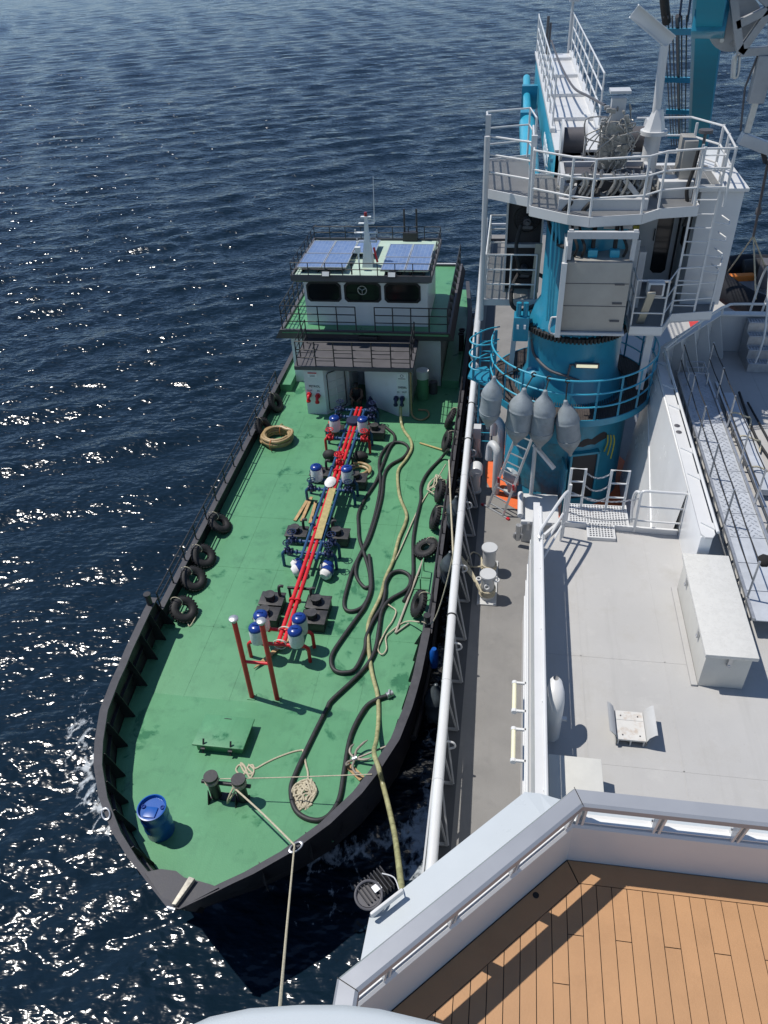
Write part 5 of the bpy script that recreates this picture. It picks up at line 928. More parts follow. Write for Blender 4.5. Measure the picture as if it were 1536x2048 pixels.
for k in range(3): MB().tube(smooth_path([(cx+0.95+0.07*k, cy-1.20, 6.2), (cx+0.97+0.08*k, cy-1.24, 6.0), (cx+0.92+0.09*k, cy-1.26, 5.75-0.1*k)], 4), 0.018, 6).build('lanyard', mat('yellow_green_cord', (0.35, 0.36, 0.05), 0.7), PD)
sc_ = MB(); sc_.loft([[(cx+1.507*math.cos(a), cy+1.507*math.sin(a), z0), (cx+1.507*math.cos(a), cy+1.507*math.sin(a), z1)] for a, z0, z1 in zip(np.linspace(math.radians(-88), math.radians(-52), 10), [5.95,5.97,6.0,5.98,6.02,6.03,6.0,6.05,6.08,6.1], [6.05,6.15,6.1,6.2,6.22,6.18,6.25,6.3,6.32,6.25])]).build('tar_smear', M_LET, PD)
# ring walkway: dark grating floor, blue kerb, blue rails
WR = 1.98; WZ = 7.0
wk = MB().lathe((cx, cy, WZ), [(1.40, 0), (WR, 0), (WR, 0.03), (1.40, 0.03)], 72, caps=False).build('walkway_floor', M_DGRATE, CR, smooth=False)
gr = MB()
for k in range(-36, 37):
    x = k*0.056
    if abs(x) < WR-0.02:
        o_ = math.sqrt(WR*WR-x*x)-0.02; i_ = math.sqrt(max(0, 1.2*1.2-x*x)) if abs(x) < 1.2 else 0
        for s in (-1, 1):
            if o_ > i_+0.02: gr.bb(cx+x-0.006, cx+x+0.006, cy+s*i_, cy+s*o_, WZ+0.03, WZ+0.045)
g = gr.build('grating_bars', M_DGRATE, wk, smooth=False); g['kind'] = 'stuff'
MB().lathe((cx, cy, WZ-0.12), [(WR, 0), (WR+0.03, 0), (WR+0.03, 0.17), (WR, 0.17)], 72, caps=False).build('kerb_ring', M_CBLUE, CR)
def arc(R, z, a0, a1, n=48): return [(cx+R*math.cos(math.radians(a)), cy+R*math.sin(math.radians(a)), z) for a in np.linspace(a0, a1, n)]
ra = MB()
for h in (0.38, 0.72, 1.06): ra.tube(arc(WR, WZ+h, -195, 60), 0.022, 7)
ra = ra.build('ring_rail', M_CBLUEL, CR)
for a in range(-195, 61, 17):
    p = arc(WR, WZ-0.1, a, a, 1)[0]; MB().bar(p, (p[0], p[1], WZ+1.06), 0.045, 0.02).build('post', M_CBLUE, ra, smooth=False)
# upper pedestal, side bulge, slew ring
UP = MB().lathe((cx, cy, 6.9), [(1.28, 0), (1.24, 0.12), (1.18, 0.35), (1.10, 0.55), (1.10, 1.68), (1.14, 1.74)], 64).build('upper_pedestal', M_CBLUE, CR)
MB().lathe((cx-0.85, cy-0.62, 7.0), [(0.34, -0.1), (0.36, 0.1), (0.36, 0.40), (0.26, 0.58), (0.08, 0.66)], 24).build('bulge', M_CBLUE, UP)
sr = MB().lathe((cx, cy, 8.58), [(1.12, 0), (1.19, 0.01), (1.19, 0.11), (1.12, 0.12)], 72)
SR = sr.build('slew_ring', M_RUBBER, CR); tt = MB()
for k in range(84): a = k*2*math.pi/84; tt.box((cx+1.205*math.cos(a), cy+1.205*math.sin(a), 8.64), (0.06, 0.05, 0.12), rz=a)
o = tt.build('gear_teeth', M_RUBBER, SR, smooth=False); o['kind'] = 'stuff'
LP = MB().box((cx+0.25, cy-1.13, 8.02), (0.56, 0.07, 0.12)).build('work_lamp', M_GREYD, UP, bevel=0.02)
lm = bpy.data.materials.new('lamp_tube_on'); lm.use_nodes = True; lm.node_tree.nodes['Principled BSDF'].inputs['Base Color'].default_value = (0.9, 0.85, 0.6, 1); lm.node_tree.nodes['Principled BSDF'].inputs['Emission Color'].default_value = (1, 0.9, 0.6, 1); lm.node_tree.nodes['Principled BSDF'].inputs['Emission Strength'].default_value = 0.5
MB().box((cx+0.25, cy-1.17, 8.02), (0.48, 0.03, 0.075)).build('tube', lm, LP, bevel=0.01)
MB().tube([(cx-0.05, cy-1.12, 8.02), (cx-0.12, cy-1.12, 8.02), (cx-0.16, cy-1.13, 7.72), (cx+0.12, cy-1.15, 7.62)], 0.03, 6).tube(smooth_path([(cx-0.16, cy-1.13, 7.72), (cx-0.6, cy-0.98, 7.8), (cx-0.95, cy-0.6, 8.0), (cx-1.02, cy-0.4, 8.3)], 5), 0.035, 6).build('conduit', M_GREYD, UP)
# slewing column
MB().lathe((cx, cy, 8.70), [(1.10, 0), (1.08, 0.05), (1.0, 0.3), (0.88, 0.5), (0.88, 2.6)], 56).build('slewing_column', M_CBLUE, CR)
MB().bb(cx-0.45, cx+0.85, cy-0.2, cy+1.6, 8.9, 11.3).build('column_block', M_CBLUE, CR, smooth=False)
# slew motor box at left
bx_ = MB().box((0.36, 17.3, 8.62), (0.36, 0.4, 0.6)).build('slew_motor', M_CBLUE, CR, bevel=0.03)
for x in (0.28, 0.44):
    MB().box((x, 17.08, 8.7), (0.05, 0.02, 0.10)).build('white_mark', M_SIGN, bx_, smooth=False); MB().cyl((x, 17.2, 8.92), (x, 17.2, 9.25), 0.06).build('motor', M_CBLUE, bx_)
# grey power cabinet
CB = MB().bb(1.19, 2.52, 16.2, 17.0, 9.05, 10.58).build('power_cabinet', M_CABG, CR, bevel=0.015)
for z in (9.62, 10.12): MB().bb(1.2, 2.51, 16.19, 16.2, z, z+0.012).build('panel_joint', M_GREYD, CB, smooth=False)
for z in (9.28, 9.68, 10.1): MB().bb(2.22, 2.42, 16.175, 16.2, z, z+0.035).build('latch', M_GREYD, CB, smooth=False)
MB().bb(1.13, 1.17, 16.1, 16.9, 8.95, 10.95).bb(1.08, 1.19, 16.05, 16.14, 8.95, 10.6).build('side_frame', M_SHW, CB, smooth=False)
MB().bb(1.17, 2.56, 16.12, 17.05, 8.98, 9.04).build('base_frame', M_CGREY, CB, smooth=False)
for x in (1.72, 2.17):
    d = MB().box((x, 16.55, 10.66), (0.2, 0.18, 0.16)).build('junction_box', M_CBLUEL, CB, bevel=0.02); MB().tube([(x, 16.6, 10.72), (x+0.02, 16.85, 11.3)], 0.045, 8).build('cable', M_RUBBER, d)
MB().tube(smooth_path([(0.98, 16.2, 9.35), (0.95, 16.2, 9.1), (1.0, 16.2, 8.98), (1.15, 16.2, 8.95)], 4), 0.02, 6).tube(smooth_path([(0.98, 16.2, 9.35), (1.1, 16.2, 9.36)], 2), 0.02, 6).build('grab_loop', M_SHW, CB)
fr2 = MB()
for x in (1.22, 2.50): fr2.bar((x, 16.3, 10.6), (x, 16.3, 11.22), 0.09, 0.07)
fr2.bar((1.15, 16.28, 11.12), (2.56, 16.28, 11.12), 0.09, 0.14).bar((1.2, 16.9, 11.1), (2.5, 16.9, 11.1), 0.08, 0.1).build('hanger_frame', M_CGREY, CB, smooth=False)
for x in (1.35, 1.5, 2.35): MB().tube(smooth_path([(x, 16.5, 10.6), (x+0.04, 16.45, 10.8), (x-0.05, 16.6, 11.0), (x-0.1, 16.8, 11.2)], 4), 0.03, 7).build('cable', M_RUBBER, CB)
for k, x in enumerate((0.92, 0.98, 1.04)): MB().tube(smooth_path([(x, 16.9, 8.95), (x-0.02, 16.88, 9.8), (x+0.03*k-0.05, 16.85, 10.6), (x-0.05, 16.9, 11.2)], 5), 0.022, 7).build('pipe_run', M_CBLUEL, CB)
MB().tube(smooth_path([(0.75, 17.6, 11.2), (0.85, 17.3, 10.9), (1.0, 17.0, 10.7), (1.15, 16.6, 10.75)], 5), 0.045, 8).build('cable', M_RUBBER, CB)
bl = MB()
for k in range(40): a = k*2*math.pi/40; bl.cyl((cx+1.13*math.cos(a), cy+1.13*math.sin(a), 8.70), (cx+1.13*math.cos(a), cy+1.13*math.sin(a), 8.75), 0.025, n=6)
o = bl.build('ring_bolts', M_CBLUE, SR); o['kind'] = 'stuff'
# black coolers on the left lower platform
PL = MB(); PL.bb(-0.60, 0.72, 18.15, 18.19, 8.76, 8.92).bb(-0.60, -0.56, 18.19, 21.2, 8.76, 8.92).bb(0.68, 0.72, 18.19, 21.2, 8.76, 8.92).bb(-0.56, 0.68, 21.16, 21.2, 8.76, 8.92)
PL = PL.build('lower_platform', M_CGREY, CR, smooth=False)
def grate(x0, x1, y0, y1, z, parent, m=None, pitch=0.045):
    g = MB(); n = max(2, int((y1-y0)/pitch)); k = max(2, int((x1-x0)/0.16))
    for j in range(n+1): y = y0+(y1-y0)*j/n; g.bb(x0, x1, y-0.006, y+0.006, z-0.03, z)
    for j in range(k+1): x = x0+(x1-x0)*j/k; g.bb(x-0.006, x+0.006, y0, y1, z-0.028, z-0.002)
    o = g.build('grating', m or M_GRATE, parent, smooth=False); o['kind'] = 'stuff'; return o
grate(-0.56, 0.68, 18.2, 21.16, 8.92, PL)
railing(CR, [(0.64, 18.2, 8.92), (-0.55, 18.2, 8.92), (-0.55, 21.1, 8.92), (0.64, 21.1, 8.92)], (0.36, 0.72, 1.08), 0.62, M_SHW, r=0.02, pr=0.022)
CO = MB().bb(-0.08, 0.70, 18.75, 19.1, 8.95, 11.2).build('oil_cooler', M_LET, CR, bevel=0.01)
MB().bb(-0.13, -0.08, 18.6, 19.15, 8.92, 11.25).bb(0.70, 0.74, 18.6, 19.15, 8.92, 11.25).bb(-0.13, 0.74, 18.6, 19.15, 11.2, 11.32).bb(-0.13, 0.74, 18.62, 18.75, 10.02, 10.1).build('cooler_frame', M_CGREY, CO, smooth=False)
for z in (9.5, 10.65):
    f = MB().torus((0.36, 18.74, z), 0.30, 0.02, Matrix.Rotation(math.pi/2, 3, 'X'), 28, 6)
    for k in range(16): a = k*2*math.pi/16; f.cyl((0.36, 18.73, z), (0.36+0.3*math.cos(a), 18.73, z+0.3*math.sin(a)), 0.006, n=5)
    for R in (0.1, 0.17, 0.24): f.torus((0.36, 18.73, z), R, 0.005, Matrix.Rotation(math.pi/2, 3, 'X'), 24, 5)
    f = f.build('fan_guard', M_RUBBER, CO); MB().cyl((0.36, 18.74, z), (0.36, 18.5, z), 0.09, n=16).cyl((0.36, 18.5, z), (0.36, 18.42, z), 0.05, n=14).box((0.36, 18.48, z-0.1), (0.26, 0.07, 0.07)).build('fan_motor', M_GREYD, f)
MB().tube(smooth_path([(0.22, 18.45, 10.6), (0.14, 18.3, 10.2), (0.2, 18.25, 9.8), (0.3, 18.3, 9.55), (0.7, 18.3, 9.5), (1.0, 17.9, 9.45)], 6), 0.045, 8).tube(smooth_path([(0.24, 18.45, 9.45), (0.1, 18.2, 9.2), (0.12, 18.0, 8.85), (0.35, 17.9, 8.75), (0.65, 17.85, 8.9)], 6), 0.05, 8).build('oil_hose', M_RUBBER, CO)
MB().bar((0.62, 18.25, 8.8), (0.66, 18.25, 10.25), 0.16, 0.06).build('cable_tray', mat('beige_cable_tray', (0.40, 0.37, 0.30), 0.6), CO, smooth=False)
for p, q in (((0.18, 17.9, 7.05), (0.26, 18.1, 8.78)), ): MB().bar(p, q, 0.12, 0.08).build('platform_strut', M_CGREY, CR, smooth=False)
MB().bar((3.2, 16.75, 7.35), (3.28, 17.0, 8.85), 0.16, 0.08).build('platform_strut', M_CGREY, CR, smooth=False)
MB().bar((2.98, 16.95, 8.85), (3.02, 16.3, 9.9), 0.16, 0.05).build('cable_tray', mat('beige_cable_tray', (0.40, 0.37, 0.30), 0.6), CR, smooth=False)
MB().tube([(-0.62, 18.1, 8.4), (-0.62, 18.1, 12.6)], 0.06, 10).bar((-0.62, 18.45, 11.1), (-0.62, 18.45, 12.95), 0.11, 0.08).build('corner_post', M_CGREY, CR)
# blue ladder cage at left of the ring
LG = part_empty('ladder_cage', CR)
for x in (-0.62, -0.22): MB().bar((x, 18.6, 4.3), (x, 18.6, 7.9), 0.05, 0.03).build('stile', M_CBLUE, LG, smooth=False)
for k in range(12): MB().cyl((-0.62, 18.6, 4.5+0.28*k), (-0.22, 18.6, 4.5+0.28*k), 0.014, n=6).build('rung', M_CBLUEL, LG)
for z in (7.25, 7.6, 7.95): MB().tube(smooth_path([(-0.15, 18.7, z), (-0.5, 18.5, z), (-0.85, 18.0, z), (-0.78, 17.7, z), (-0.5, 17.62, z), (-0.2, 17.75, z)], 5), 0.02, 7).build('hoop', M_CBLUEL, LG)
MB().prism([(-0.9, 17.9), (-0.4, 17.5), (-0.2, 18.0), (-0.45, 18.5), (-0.85, 18.3)], 6.86, 6.92).build('cage_floor', M_CBLUE, LG, smooth=False)
for y in (17.75, 18.35): MB().bar((-0.75, y, 6.9), (-0.75, y, 7.95), 0.06, 0.02).build('post', M_CBLUE, LG, smooth=False)
# upper platform
TP = [(0.37, 17.15), (1.15, 16.59), (1.57, 16.42), (2.62, 16.62), (3.0, 16.98), (3.80, 17.15), (3.92, 19.2), (3.2, 19.6), (0.37, 19.6)]
PT2 = MB().prism(TP, 11.22, 11.26).build('upper_platform', M_CGREY, CR, smooth=False)
fa = MB()
for a, b in zip(TP, TP[1:] + TP[:1]): fa.bar((*a, 11.33), (*b, 11.33), 0.03, 0.2)
fa.bar((-0.62, 18.43, 11.33), (0.37, 17.75, 11.33), 0.03, 0.2).bar((-0.62, 18.43, 11.33), (-0.76, 21.0, 11.33), 0.03, 0.2).bar((-0.76, 21.0, 11.33), (0.37, 21.4, 11.33), 0.03, 0.2).build('toe_board', M_SHW, PT2, smooth=False)
MB().prism([(-0.60, 18.45), (0.36, 17.8), (0.36, 21.35), (-0.74, 20.95)], 11.24, 11.26).build('side_platform', M_CGREY, CR, smooth=False)
def poly_grate(poly, z, parent, pitch=0.05):
    g = MB(); ysv = [p[1] for p in poly]; y = min(ysv)+0.03
    while y < max(ysv):
        xs_ = []
        for (x0, y0), (x1, y1) in zip(poly, poly[1:] + poly[:1]):
            if (y0 <= y) != (y1 <= y): xs_.append(x0 + (y-y0)*(x1-x0)/(y1-y0))
        if len(xs_) >= 2: g.bb(min(xs_)+0.02, max(xs_)-0.02, y-0.008, y+0.008, z-0.03, z)
        y += pitch
    o = g.build('grating', M_GRATE, parent, smooth=False); o['kind'] = 'stuff'; return o
poly_grate(TP, 11.40, PT2); poly_grate([(-0.60, 18.45), (0.36, 17.8), (0.36, 21.35), (-0.74, 20.95)], 11.40, PT2)
railing(CR, [(0.37, 19.4, 11.4), (0.38, 17.2, 11.4), (1.15, 16.64, 11.4), (1.57, 16.47, 11.4), (2.60, 16.66, 11.4), (2.98, 17.02, 11.4), (3.72, 17.2, 11.4)], (0.38, 0.75, 1.12), 0.9, M_SHW, r=0.022, pr=0.026)
railing(CR, [(0.36, 17.85, 11.4), (-0.6, 18.48, 11.4), (-0.74, 20.95, 11.4), (0.3, 21.3, 11.4), (0.45, 20.2, 11.4)], (0.38, 0.75, 1.12), 1.1, M_SHW, r=0.022, pr=0.026)
MB().bar((0.37, 17.45, 11.2), (0.37, 17.45, 12.75), 0.12, 0.08).build('corner_post', M_SHW, CR, smooth=False)
# right lower platform and cab
LPp = [(2.72, 16.55), (3.42, 16.55), (3.70, 17.25), (4.62, 17.45), (5.12, 19.3), (2.72, 19.3)]
LPo = MB().prism(LPp, 8.80, 8.86).build('cab_platform', M_CGREY, CR, smooth=False)
fa = MB()
for a, b in zip(LPp[:5], LPp[1:5]): fa.bar((*a, 8.93), (*b, 8.93), 0.03, 0.18)
fa.build('toe_board', M_SHW, LPo, smooth=False); poly_grate(LPp, 8.95, LPo)
railing(CR, [(2.74, 17.3, 8.95), (2.74, 16.6, 8.95), (3.40, 16.6, 8.95), (3.68, 17.3, 8.95), (4.58, 17.5, 8.95), (5.06, 19.2, 8.95)], (0.36, 0.72, 1.1), 0.95, M_SHW, r=0.018, pr=0.022)
M_CABW = mat('cab_pale_grey_paint', (0.60, 0.61, 0.62), 0.35, var=0.03)
CA = part_empty('operator_cab', CR)
MB().bb(2.75, 4.05, 19.32, 21.4, 8.95, 11.2).build('rear_house', M_CABW, CA, smooth=False)
MB().bb(3.98, 4.86, 17.95, 21.2, 8.95, 11.48).build('front_house', M_CABW, CA, bevel=0.03)
MB().bb(3.90, 4.92, 17.85, 21.25, 11.50, 11.58).build('roof_lid', M_SHW, CA, bevel=0.02)
dr = MB().bb(3.02, 3.86, 19.27, 19.31, 9.0, 10.98).build('cab_door', M_CABW, CA, bevel=0.01); 
gp = MB(); w0, w1, h0, h1, c = 3.42, 3.78, 9.2, 10.85, 0.08
gp.extr([(w0+c, 19.25, h0), (w1-c, 19.25, h0), (w1, 19.25, h0+c), (w1, 19.25, h1-c), (w1-c, 19.25, h1), (w0+c, 19.25, h1), (w0, 19.25, h1-c), (w0, 19.25, h0+c)], (0, 0.02, 0)).build('pane', M_GLASS, dr, smooth=False)
MB().bar((3.38, 19.22, 10.0), (3.38, 19.22, 10.28), 0.025).build('handle', M_LET, dr)
MB().bb(2.98, 2.985, 19.28, 19.3, 9.0, 11.0).bb(3.9, 3.93, 19.2, 19.3, 9.0, 11.0).build('door_seal', M_RUBBER, CA, smooth=False)
MB().bb(3.975, 3.98, 18.3, 19.1, 10.0, 11.2).build('side_window', M_GLASS, CA, smooth=False)
nb = MB().bb(2.90, 3.16, 19.29, 19.315, 10.35, 10.80).build('notice_board', M_SIGN, CA, smooth=False)
for k in range(5): MB().bb(2.93, 3.13, 19.28, 19.288, 10.42+0.06*k, 10.44+0.06*k).build('text_line', M_GREYD, nb, smooth=False)
MB().bb(2.88, 3.18, 19.285, 19.312, 10.24, 10.33).build('yellow_strip', mat('sign_yellow', (0.75, 0.62, 0.08), 0.5), CA, smooth=False)
# control box hanging on the platform rail
cbx = MB().bb(2.95, 3.3, 16.45, 16.7, 9.75, 10.05).build('control_box', M_SHW, CR, bevel=0.03); MB().bb(3.0, 3.25, 16.43, 16.449, 9.79, 10.01).build('window', M_GREYD, cbx, smooth=False)
MB().bb(2.7, 2.82, 17.5, 17.9, 9.2, 10.6).bb(2.85, 3.0, 17.6, 18.0, 9.0, 10.3).build('fire_extinguisher_case', M_CGREY, CR, smooth=False)
# access ladder with hoops
AL = part_empty('access_ladder', CR)
for x in (3.72, 4.22): MB().bar((x, 17.42, 8.95), (x, 17.42, 12.55), 0.045, 0.03).build('stile', M_SHW, AL, smooth=False)
for k in range(12): MB().cyl((3.72, 17.42, 9.15+0.29*k), (4.22, 17.42, 9.15+0.29*k), 0.015, n=6).build('rung', M_SHW, AL)
for z in (9.95, 10.3, 10.65, 11.0): MB().tube([(4.22, 17.42, z), (4.52, 17.3, z), (4.58, 17.55, z), (4.45, 17.75, z+0.05)], 0.016, 6).build('hoop', M_SHW, AL)
for p in ((3.72, 17.2), (4.30, 17.2), (4.38, 18.3), (4.42, 19.1), (3.9, 19.3)): MB().cyl((*p, 11.4), (*p, 12.55), 0.03, n=8).build('gate_post', M_SHW, CR)
up = MB()
for h in (11.78, 12.15, 12.52): up.tube([(3.72, 17.2, h), (4.30, 17.2, h), (4.38, 18.3, h), (4.42, 19.1, h), (3.9, 20.0, h), (2.7, 20.0, h)], 0.022, 7)
up.build('high_rail', M_SHW, CR)
grate(3.0, 4.35, 18.0, 19.6, 11.6, PT2)
MB().bb(3.05, 3.75, 17.75, 18.3, 11.4, 11.75).build('cable_cover', M_SHW, CR, bevel=0.02)
eb = MB().bb(3.45, 3.72, 17.9, 18.6, 11.7, 12.5).build('electric_box', M_CABG, CR, bevel=0.01)
MB().cyl((3.75, 17.6, 11.4), (3.75, 17.6, 12.75), 0.03, n=8).cyl((3.75, 17.6, 12.72), (3.75, 17.6, 12.78), 0.14, n=18).build('light_mast', M_GREYD, CR)
MB().tube(smooth_path([(3.7, 17.7, 12.4), (3.66, 17.65, 12.0), (3.6, 17.6, 11.6), (3.7, 17.55, 11.2), (3.65, 17.5, 10.9)], 5), 0.04, 7).build('cable_bundle', M_RUBBER, CR)
# hydraulic valve bank and winches on the platform
VB = MB().bb(1.72, 2.28, 17.55, 18.1, 12.05, 12.95).build('valve_block', M_MACH, CR, bevel=0.03)
r2 = random.Random(5)
for k in range(90):
    x, z = r2.uniform(1.7, 2.3), r2.uniform(12.1, 13.2); y = r2.uniform(17.4, 17.6) if k % 2 else r2.uniform(17.5, 18.1)
    if k % 3 == 0: MB().cyl((x, y, z), (x, y-0.12, z), 0.03, n=8).build('fitting', M_MACH, VB)
    elif k % 3 == 1: MB().box((x, y, z), (0.1, 0.09, 0.08)).build('solenoid', M_MACH, VB, bevel=0.01)
    else: MB().tube(smooth_path([(x, y, z), (x+r2.uniform(-.15, .15), y-0.15, z+r2.uniform(-.1, .15)), (x+r2.uniform(-.35, .35), y-0.1, z+r2.uniform(-.4, .1)), (x+r2.uniform(-.4, .4), y, z-0.5)], 4), 0.014, 6).build('pipe_run', M_MACH, VB)
MB().bb(1.86, 2.14, 17.7, 17.95, 12.95, 13.35).bb(1.8, 2.2, 17.6, 18.0, 13.45, 13.5).build('sensor_stand', M_CGREY, VB, smooth=False)
fr_ = MB()
for p, q in (((1.0, 17.2, 12.0), (2.75, 17.2, 12.0)), ((1.0, 18.2, 12.0), (2.75, 18.2, 12.0)), ((1.0, 17.2, 11.4), (1.0, 17.2, 12.0)), ((2.75, 17.2, 11.4), (2.75, 17.2, 12.0)), ((1.02, 17.2, 11.45), (1.5, 17.2, 11.95)), ((2.73, 17.2, 11.45), (2.25, 17.2, 11.95)), ((1.0, 17.2, 12.0), (1.0, 18.2, 12.0)), ((2.75, 17.2, 12.0), (2.75, 18.2, 12.0))): fr_.bar(p, q, 0.08, 0.1)
fr_.build('machinery_frame', M_CGREY, CR, smooth=False)
MB().bb(0.95, 2.75, 16.95, 17.15, 11.28, 11.62).bb(1.0, 1.5, 17.3, 18.4, 11.4, 11.8).build('drip_tray', M_CGREY, CR, smooth=False)
MB().bb(1.1, 2.65, 17.5, 18.6, 11.4, 11.95).build('pump_bed', M_GREYD, CR, smooth=False)
for k in range(44):
    x = r2.uniform(1.05, 2.7); y = r2.uniform(17.2, 17.5); z = r2.uniform(11.45, 11.9)
    if k % 2: MB().cyl((x, y, z), (x+r2.uniform(-.25, .25), y+0.1, z+r2.uniform(-.1, .2)), 0.05, n=10).build('pump', M_MACH, CR)
    else: MB().tube(smooth_path([(x, y-0.1, 12.1), (x+0.05, y-0.16, 11.9), (x-0.08, y-0.1, 11.6), (x+r2.uniform(-.3, .3), y, 11.45)], 4), 0.03, 7).build('pipe_run', M_MACH, CR)
for x in (1.35, 1.75): MB().tube(smooth_path([(x, 17.3, 11.95), (x-0.02, 17.1, 11.7), (x-0.2, 16.95, 11.5), (x-0.35, 17.0, 11.3)], 5), 0.05, 8).build('oil_hose', M_RUBBER, CR)
for s, x0 in ((-1, 1.25), (1, 2.55)):
    w = MB().cyl((x0-0.25, 19.0, 12.3), (x0+0.25, 19.0, 12.3), 0.26, n=24).build('winch_drum', M_GREYD, CR)
    for dx in (-0.25, 0.25): MB().cyl((x0+dx-0.025, 19.0, 12.3), (x0+dx+0.025, 19.0, 12.3), 0.42, n=28).build('drum_flange', M_SHW, w)
MB().bb(1.0, 2.8, 18.7, 19.3, 11.4, 11.9).build('winch_bed', M_CGREY, CR, smooth=False)
# main boom running aft, white walkway on top, blue sides
BMp = [((0.92, 19.4), (2.02, 19.4)), ((0.56, 33.4), (1.80, 33.4))]
bm = MB(); (a0_, a1_), (b0_, b1_) = BMp
bm.loft([[(a0_[0], a0_[1], 11.95), (a1_[0], a1_[1], 11.95), (a1_[0], a1_[1], 10.6), (a0_[0], a0_[1], 10.6)], [(b0_[0], b0_[1], 11.95), (b1_[0], b1_[1], 11.95), (b1_[0], b1_[1], 11.0), (b0_[0], b0_[1], 11.0)]], True)
bm.add([(b0_[0], b0_[1], 11.95), (b1_[0], b1_[1], 11.95), (b1_[0], b1_[1], 11.0), (b0_[0], b0_[1], 11.0)], [(0, 1, 2, 3)])
BM = bm.build('main_boom', M_CBLUEL, CR, smooth=False)
tw = MB().prism([(a0_[0]-0.03, a0_[1]), (a1_[0]+0.03, a1_[1]), (b1_[0]+0.03, b1_[1]), (b0_[0]-0.03, b0_[1])], 11.95, 12.0).build('boom_walkway', M_SHW, BM, smooth=False)
L = lambda t, s, z: ((a0_[0] if s < 0 else a1_[0])*(1-t) + (b0_[0] if s < 0 else b1_[0])*t, 19.4+14.0*t, z)
for t in (0.22, 0.44, 0.66, 0.9): MB().bar(L(t, -1, 12.04), L(t, 1, 12.04), 0.3, 0.1).build('cross_rib', M_SHW, tw, smooth=False)
for s in (-1, 1):
    MB().bar(L(0.12, s, 12.05), L(1, s, 12.05), 0.12, 0.1).build('side_kerb', M_SHW, tw, smooth=False)
    rl = MB()
    for h in (0.38, 0.75, 1.12): rl.tube([L(0.14, s, 12.1+h), L(0.98, s, 12.1+h)], 0.022, 6)
    rl.tube([L(0.98, s, 13.22), (L(0.98, s, 0)[0]-s*0.0, 33.8, 13.22), (L(0.98, s, 0)[0], 33.8, 12.4)], 0.02, 6); rl = rl.build('boom_rail', M_SHW, BM)
    for k in range(9): p = L(0.14+k*0.105, s, 12.08); MB().cyl(p, (p[0], p[1], 13.22), 0.022, n=6).build('post', M_SHW, rl)
MB().cyl((0.42, 20.3, 11.0), (0.30, 26.0, 11.2), 0.24, n=20).cyl((0.30, 26.0, 11.2), (0.25, 32.6, 11.35), 0.13, n=16).build('boom_cylinder', M_CBLUEL, BM)
MB().bb(0.08, 0.5, 26.0, 26.4, 10.9, 11.5).build('cylinder_clamp', M_CBLUE, BM, smooth=False); MB().bb(0.1, 0.62, 29.6, 29.9, 10.9, 11.6).build('cylinder_clamp', M_CBLUE, BM, smooth=False)
em = MB()
for k in range(5): em.bar((0.80-0.012*k, 20.6+0.5*k, 11.1), (0.79-0.012*k, 20.95+0.5*k, 11.6), 0.02, 0.09); em.bar((0.79-0.012*k, 20.95+0.5*k, 11.1), (0.80-0.012*k, 20.6+0.5*k, 11.6), 0.02, 0.09)
em.build('white_emblem', M_SIGN, BM, smooth=False)
MB().tube(smooth_path([(1.05, 32.8, 12.5), (1.2, 28.0, 12.5), (1.4, 23.5, 12.6), (1.6, 20.5, 12.9), (1.8, 18.4, 13.1)], 8), 0.03, 7).build('hoist_rope', M_GREYD, BM)
MB().cyl((1.72, 33.5, 11.6), (1.74, 33.5, 15.2), 0.05, n=8).bb(1.6, 1.95, 33.3, 33.6, 13.6, 13.75).build('tip_mast', M_CGREY, BM)
MB().cyl((0.9, 33.3, 12.0), (0.9, 33.3, 13.2), 0.05, n=8).cyl((1.0, 33.3, 12.0), (1.0, 33.3, 13.0), 0.04, n=8).build('tip_pipes', M_GREYD, BM)
# service davit: flanged post and sloping I-beam arm
DP = [(2.853, 18.300, 12.614), (2.795, 18.300, 14.176), (2.825, 18.300, 14.277), (2.123, 18.300, 14.764)]
SDv = part_empty('service_davit', CR); b = Vector(DP[0]); t = Vector(DP[1])
MB().cyl(b, t, 0.085, 0.085, n=14).build('davit_post', M_SHW, SDv); MB().cyl(b - Vector((0, 0, 0.02)), b + Vector((0.02, 0, 0.42)), 0.24, 0.10, n=6).cyl((b.x-0.02, b.y, 11.4), b, 0.17, n=14).cyl(b - Vector((0, 0, 0.06)), b + Vector((0, 0, 0.02)), 0.28, n=20).build('davit_foot', M_SHW, SDv)
p, q = Vector(DP[2]), Vector(DP[3]); d = (q-p).normalized(); n_ = Vector((0, 1, 0)); u_ = d.cross(n_).normalized(); u_ = u_ if u_.z > 0 else -u_
p = p - d*0.1; ib = MB().bar(p + u_*0.12, q + u_*0.12, 0.16, 0.02, up=u_).bar(p - u_*0.12, q - u_*0.12, 0.16, 0.02, up=u_).bar(p, q, 0.02, 0.24, up=u_)
ib.build('i_beam_arm', M_SHW, SDv, smooth=False)
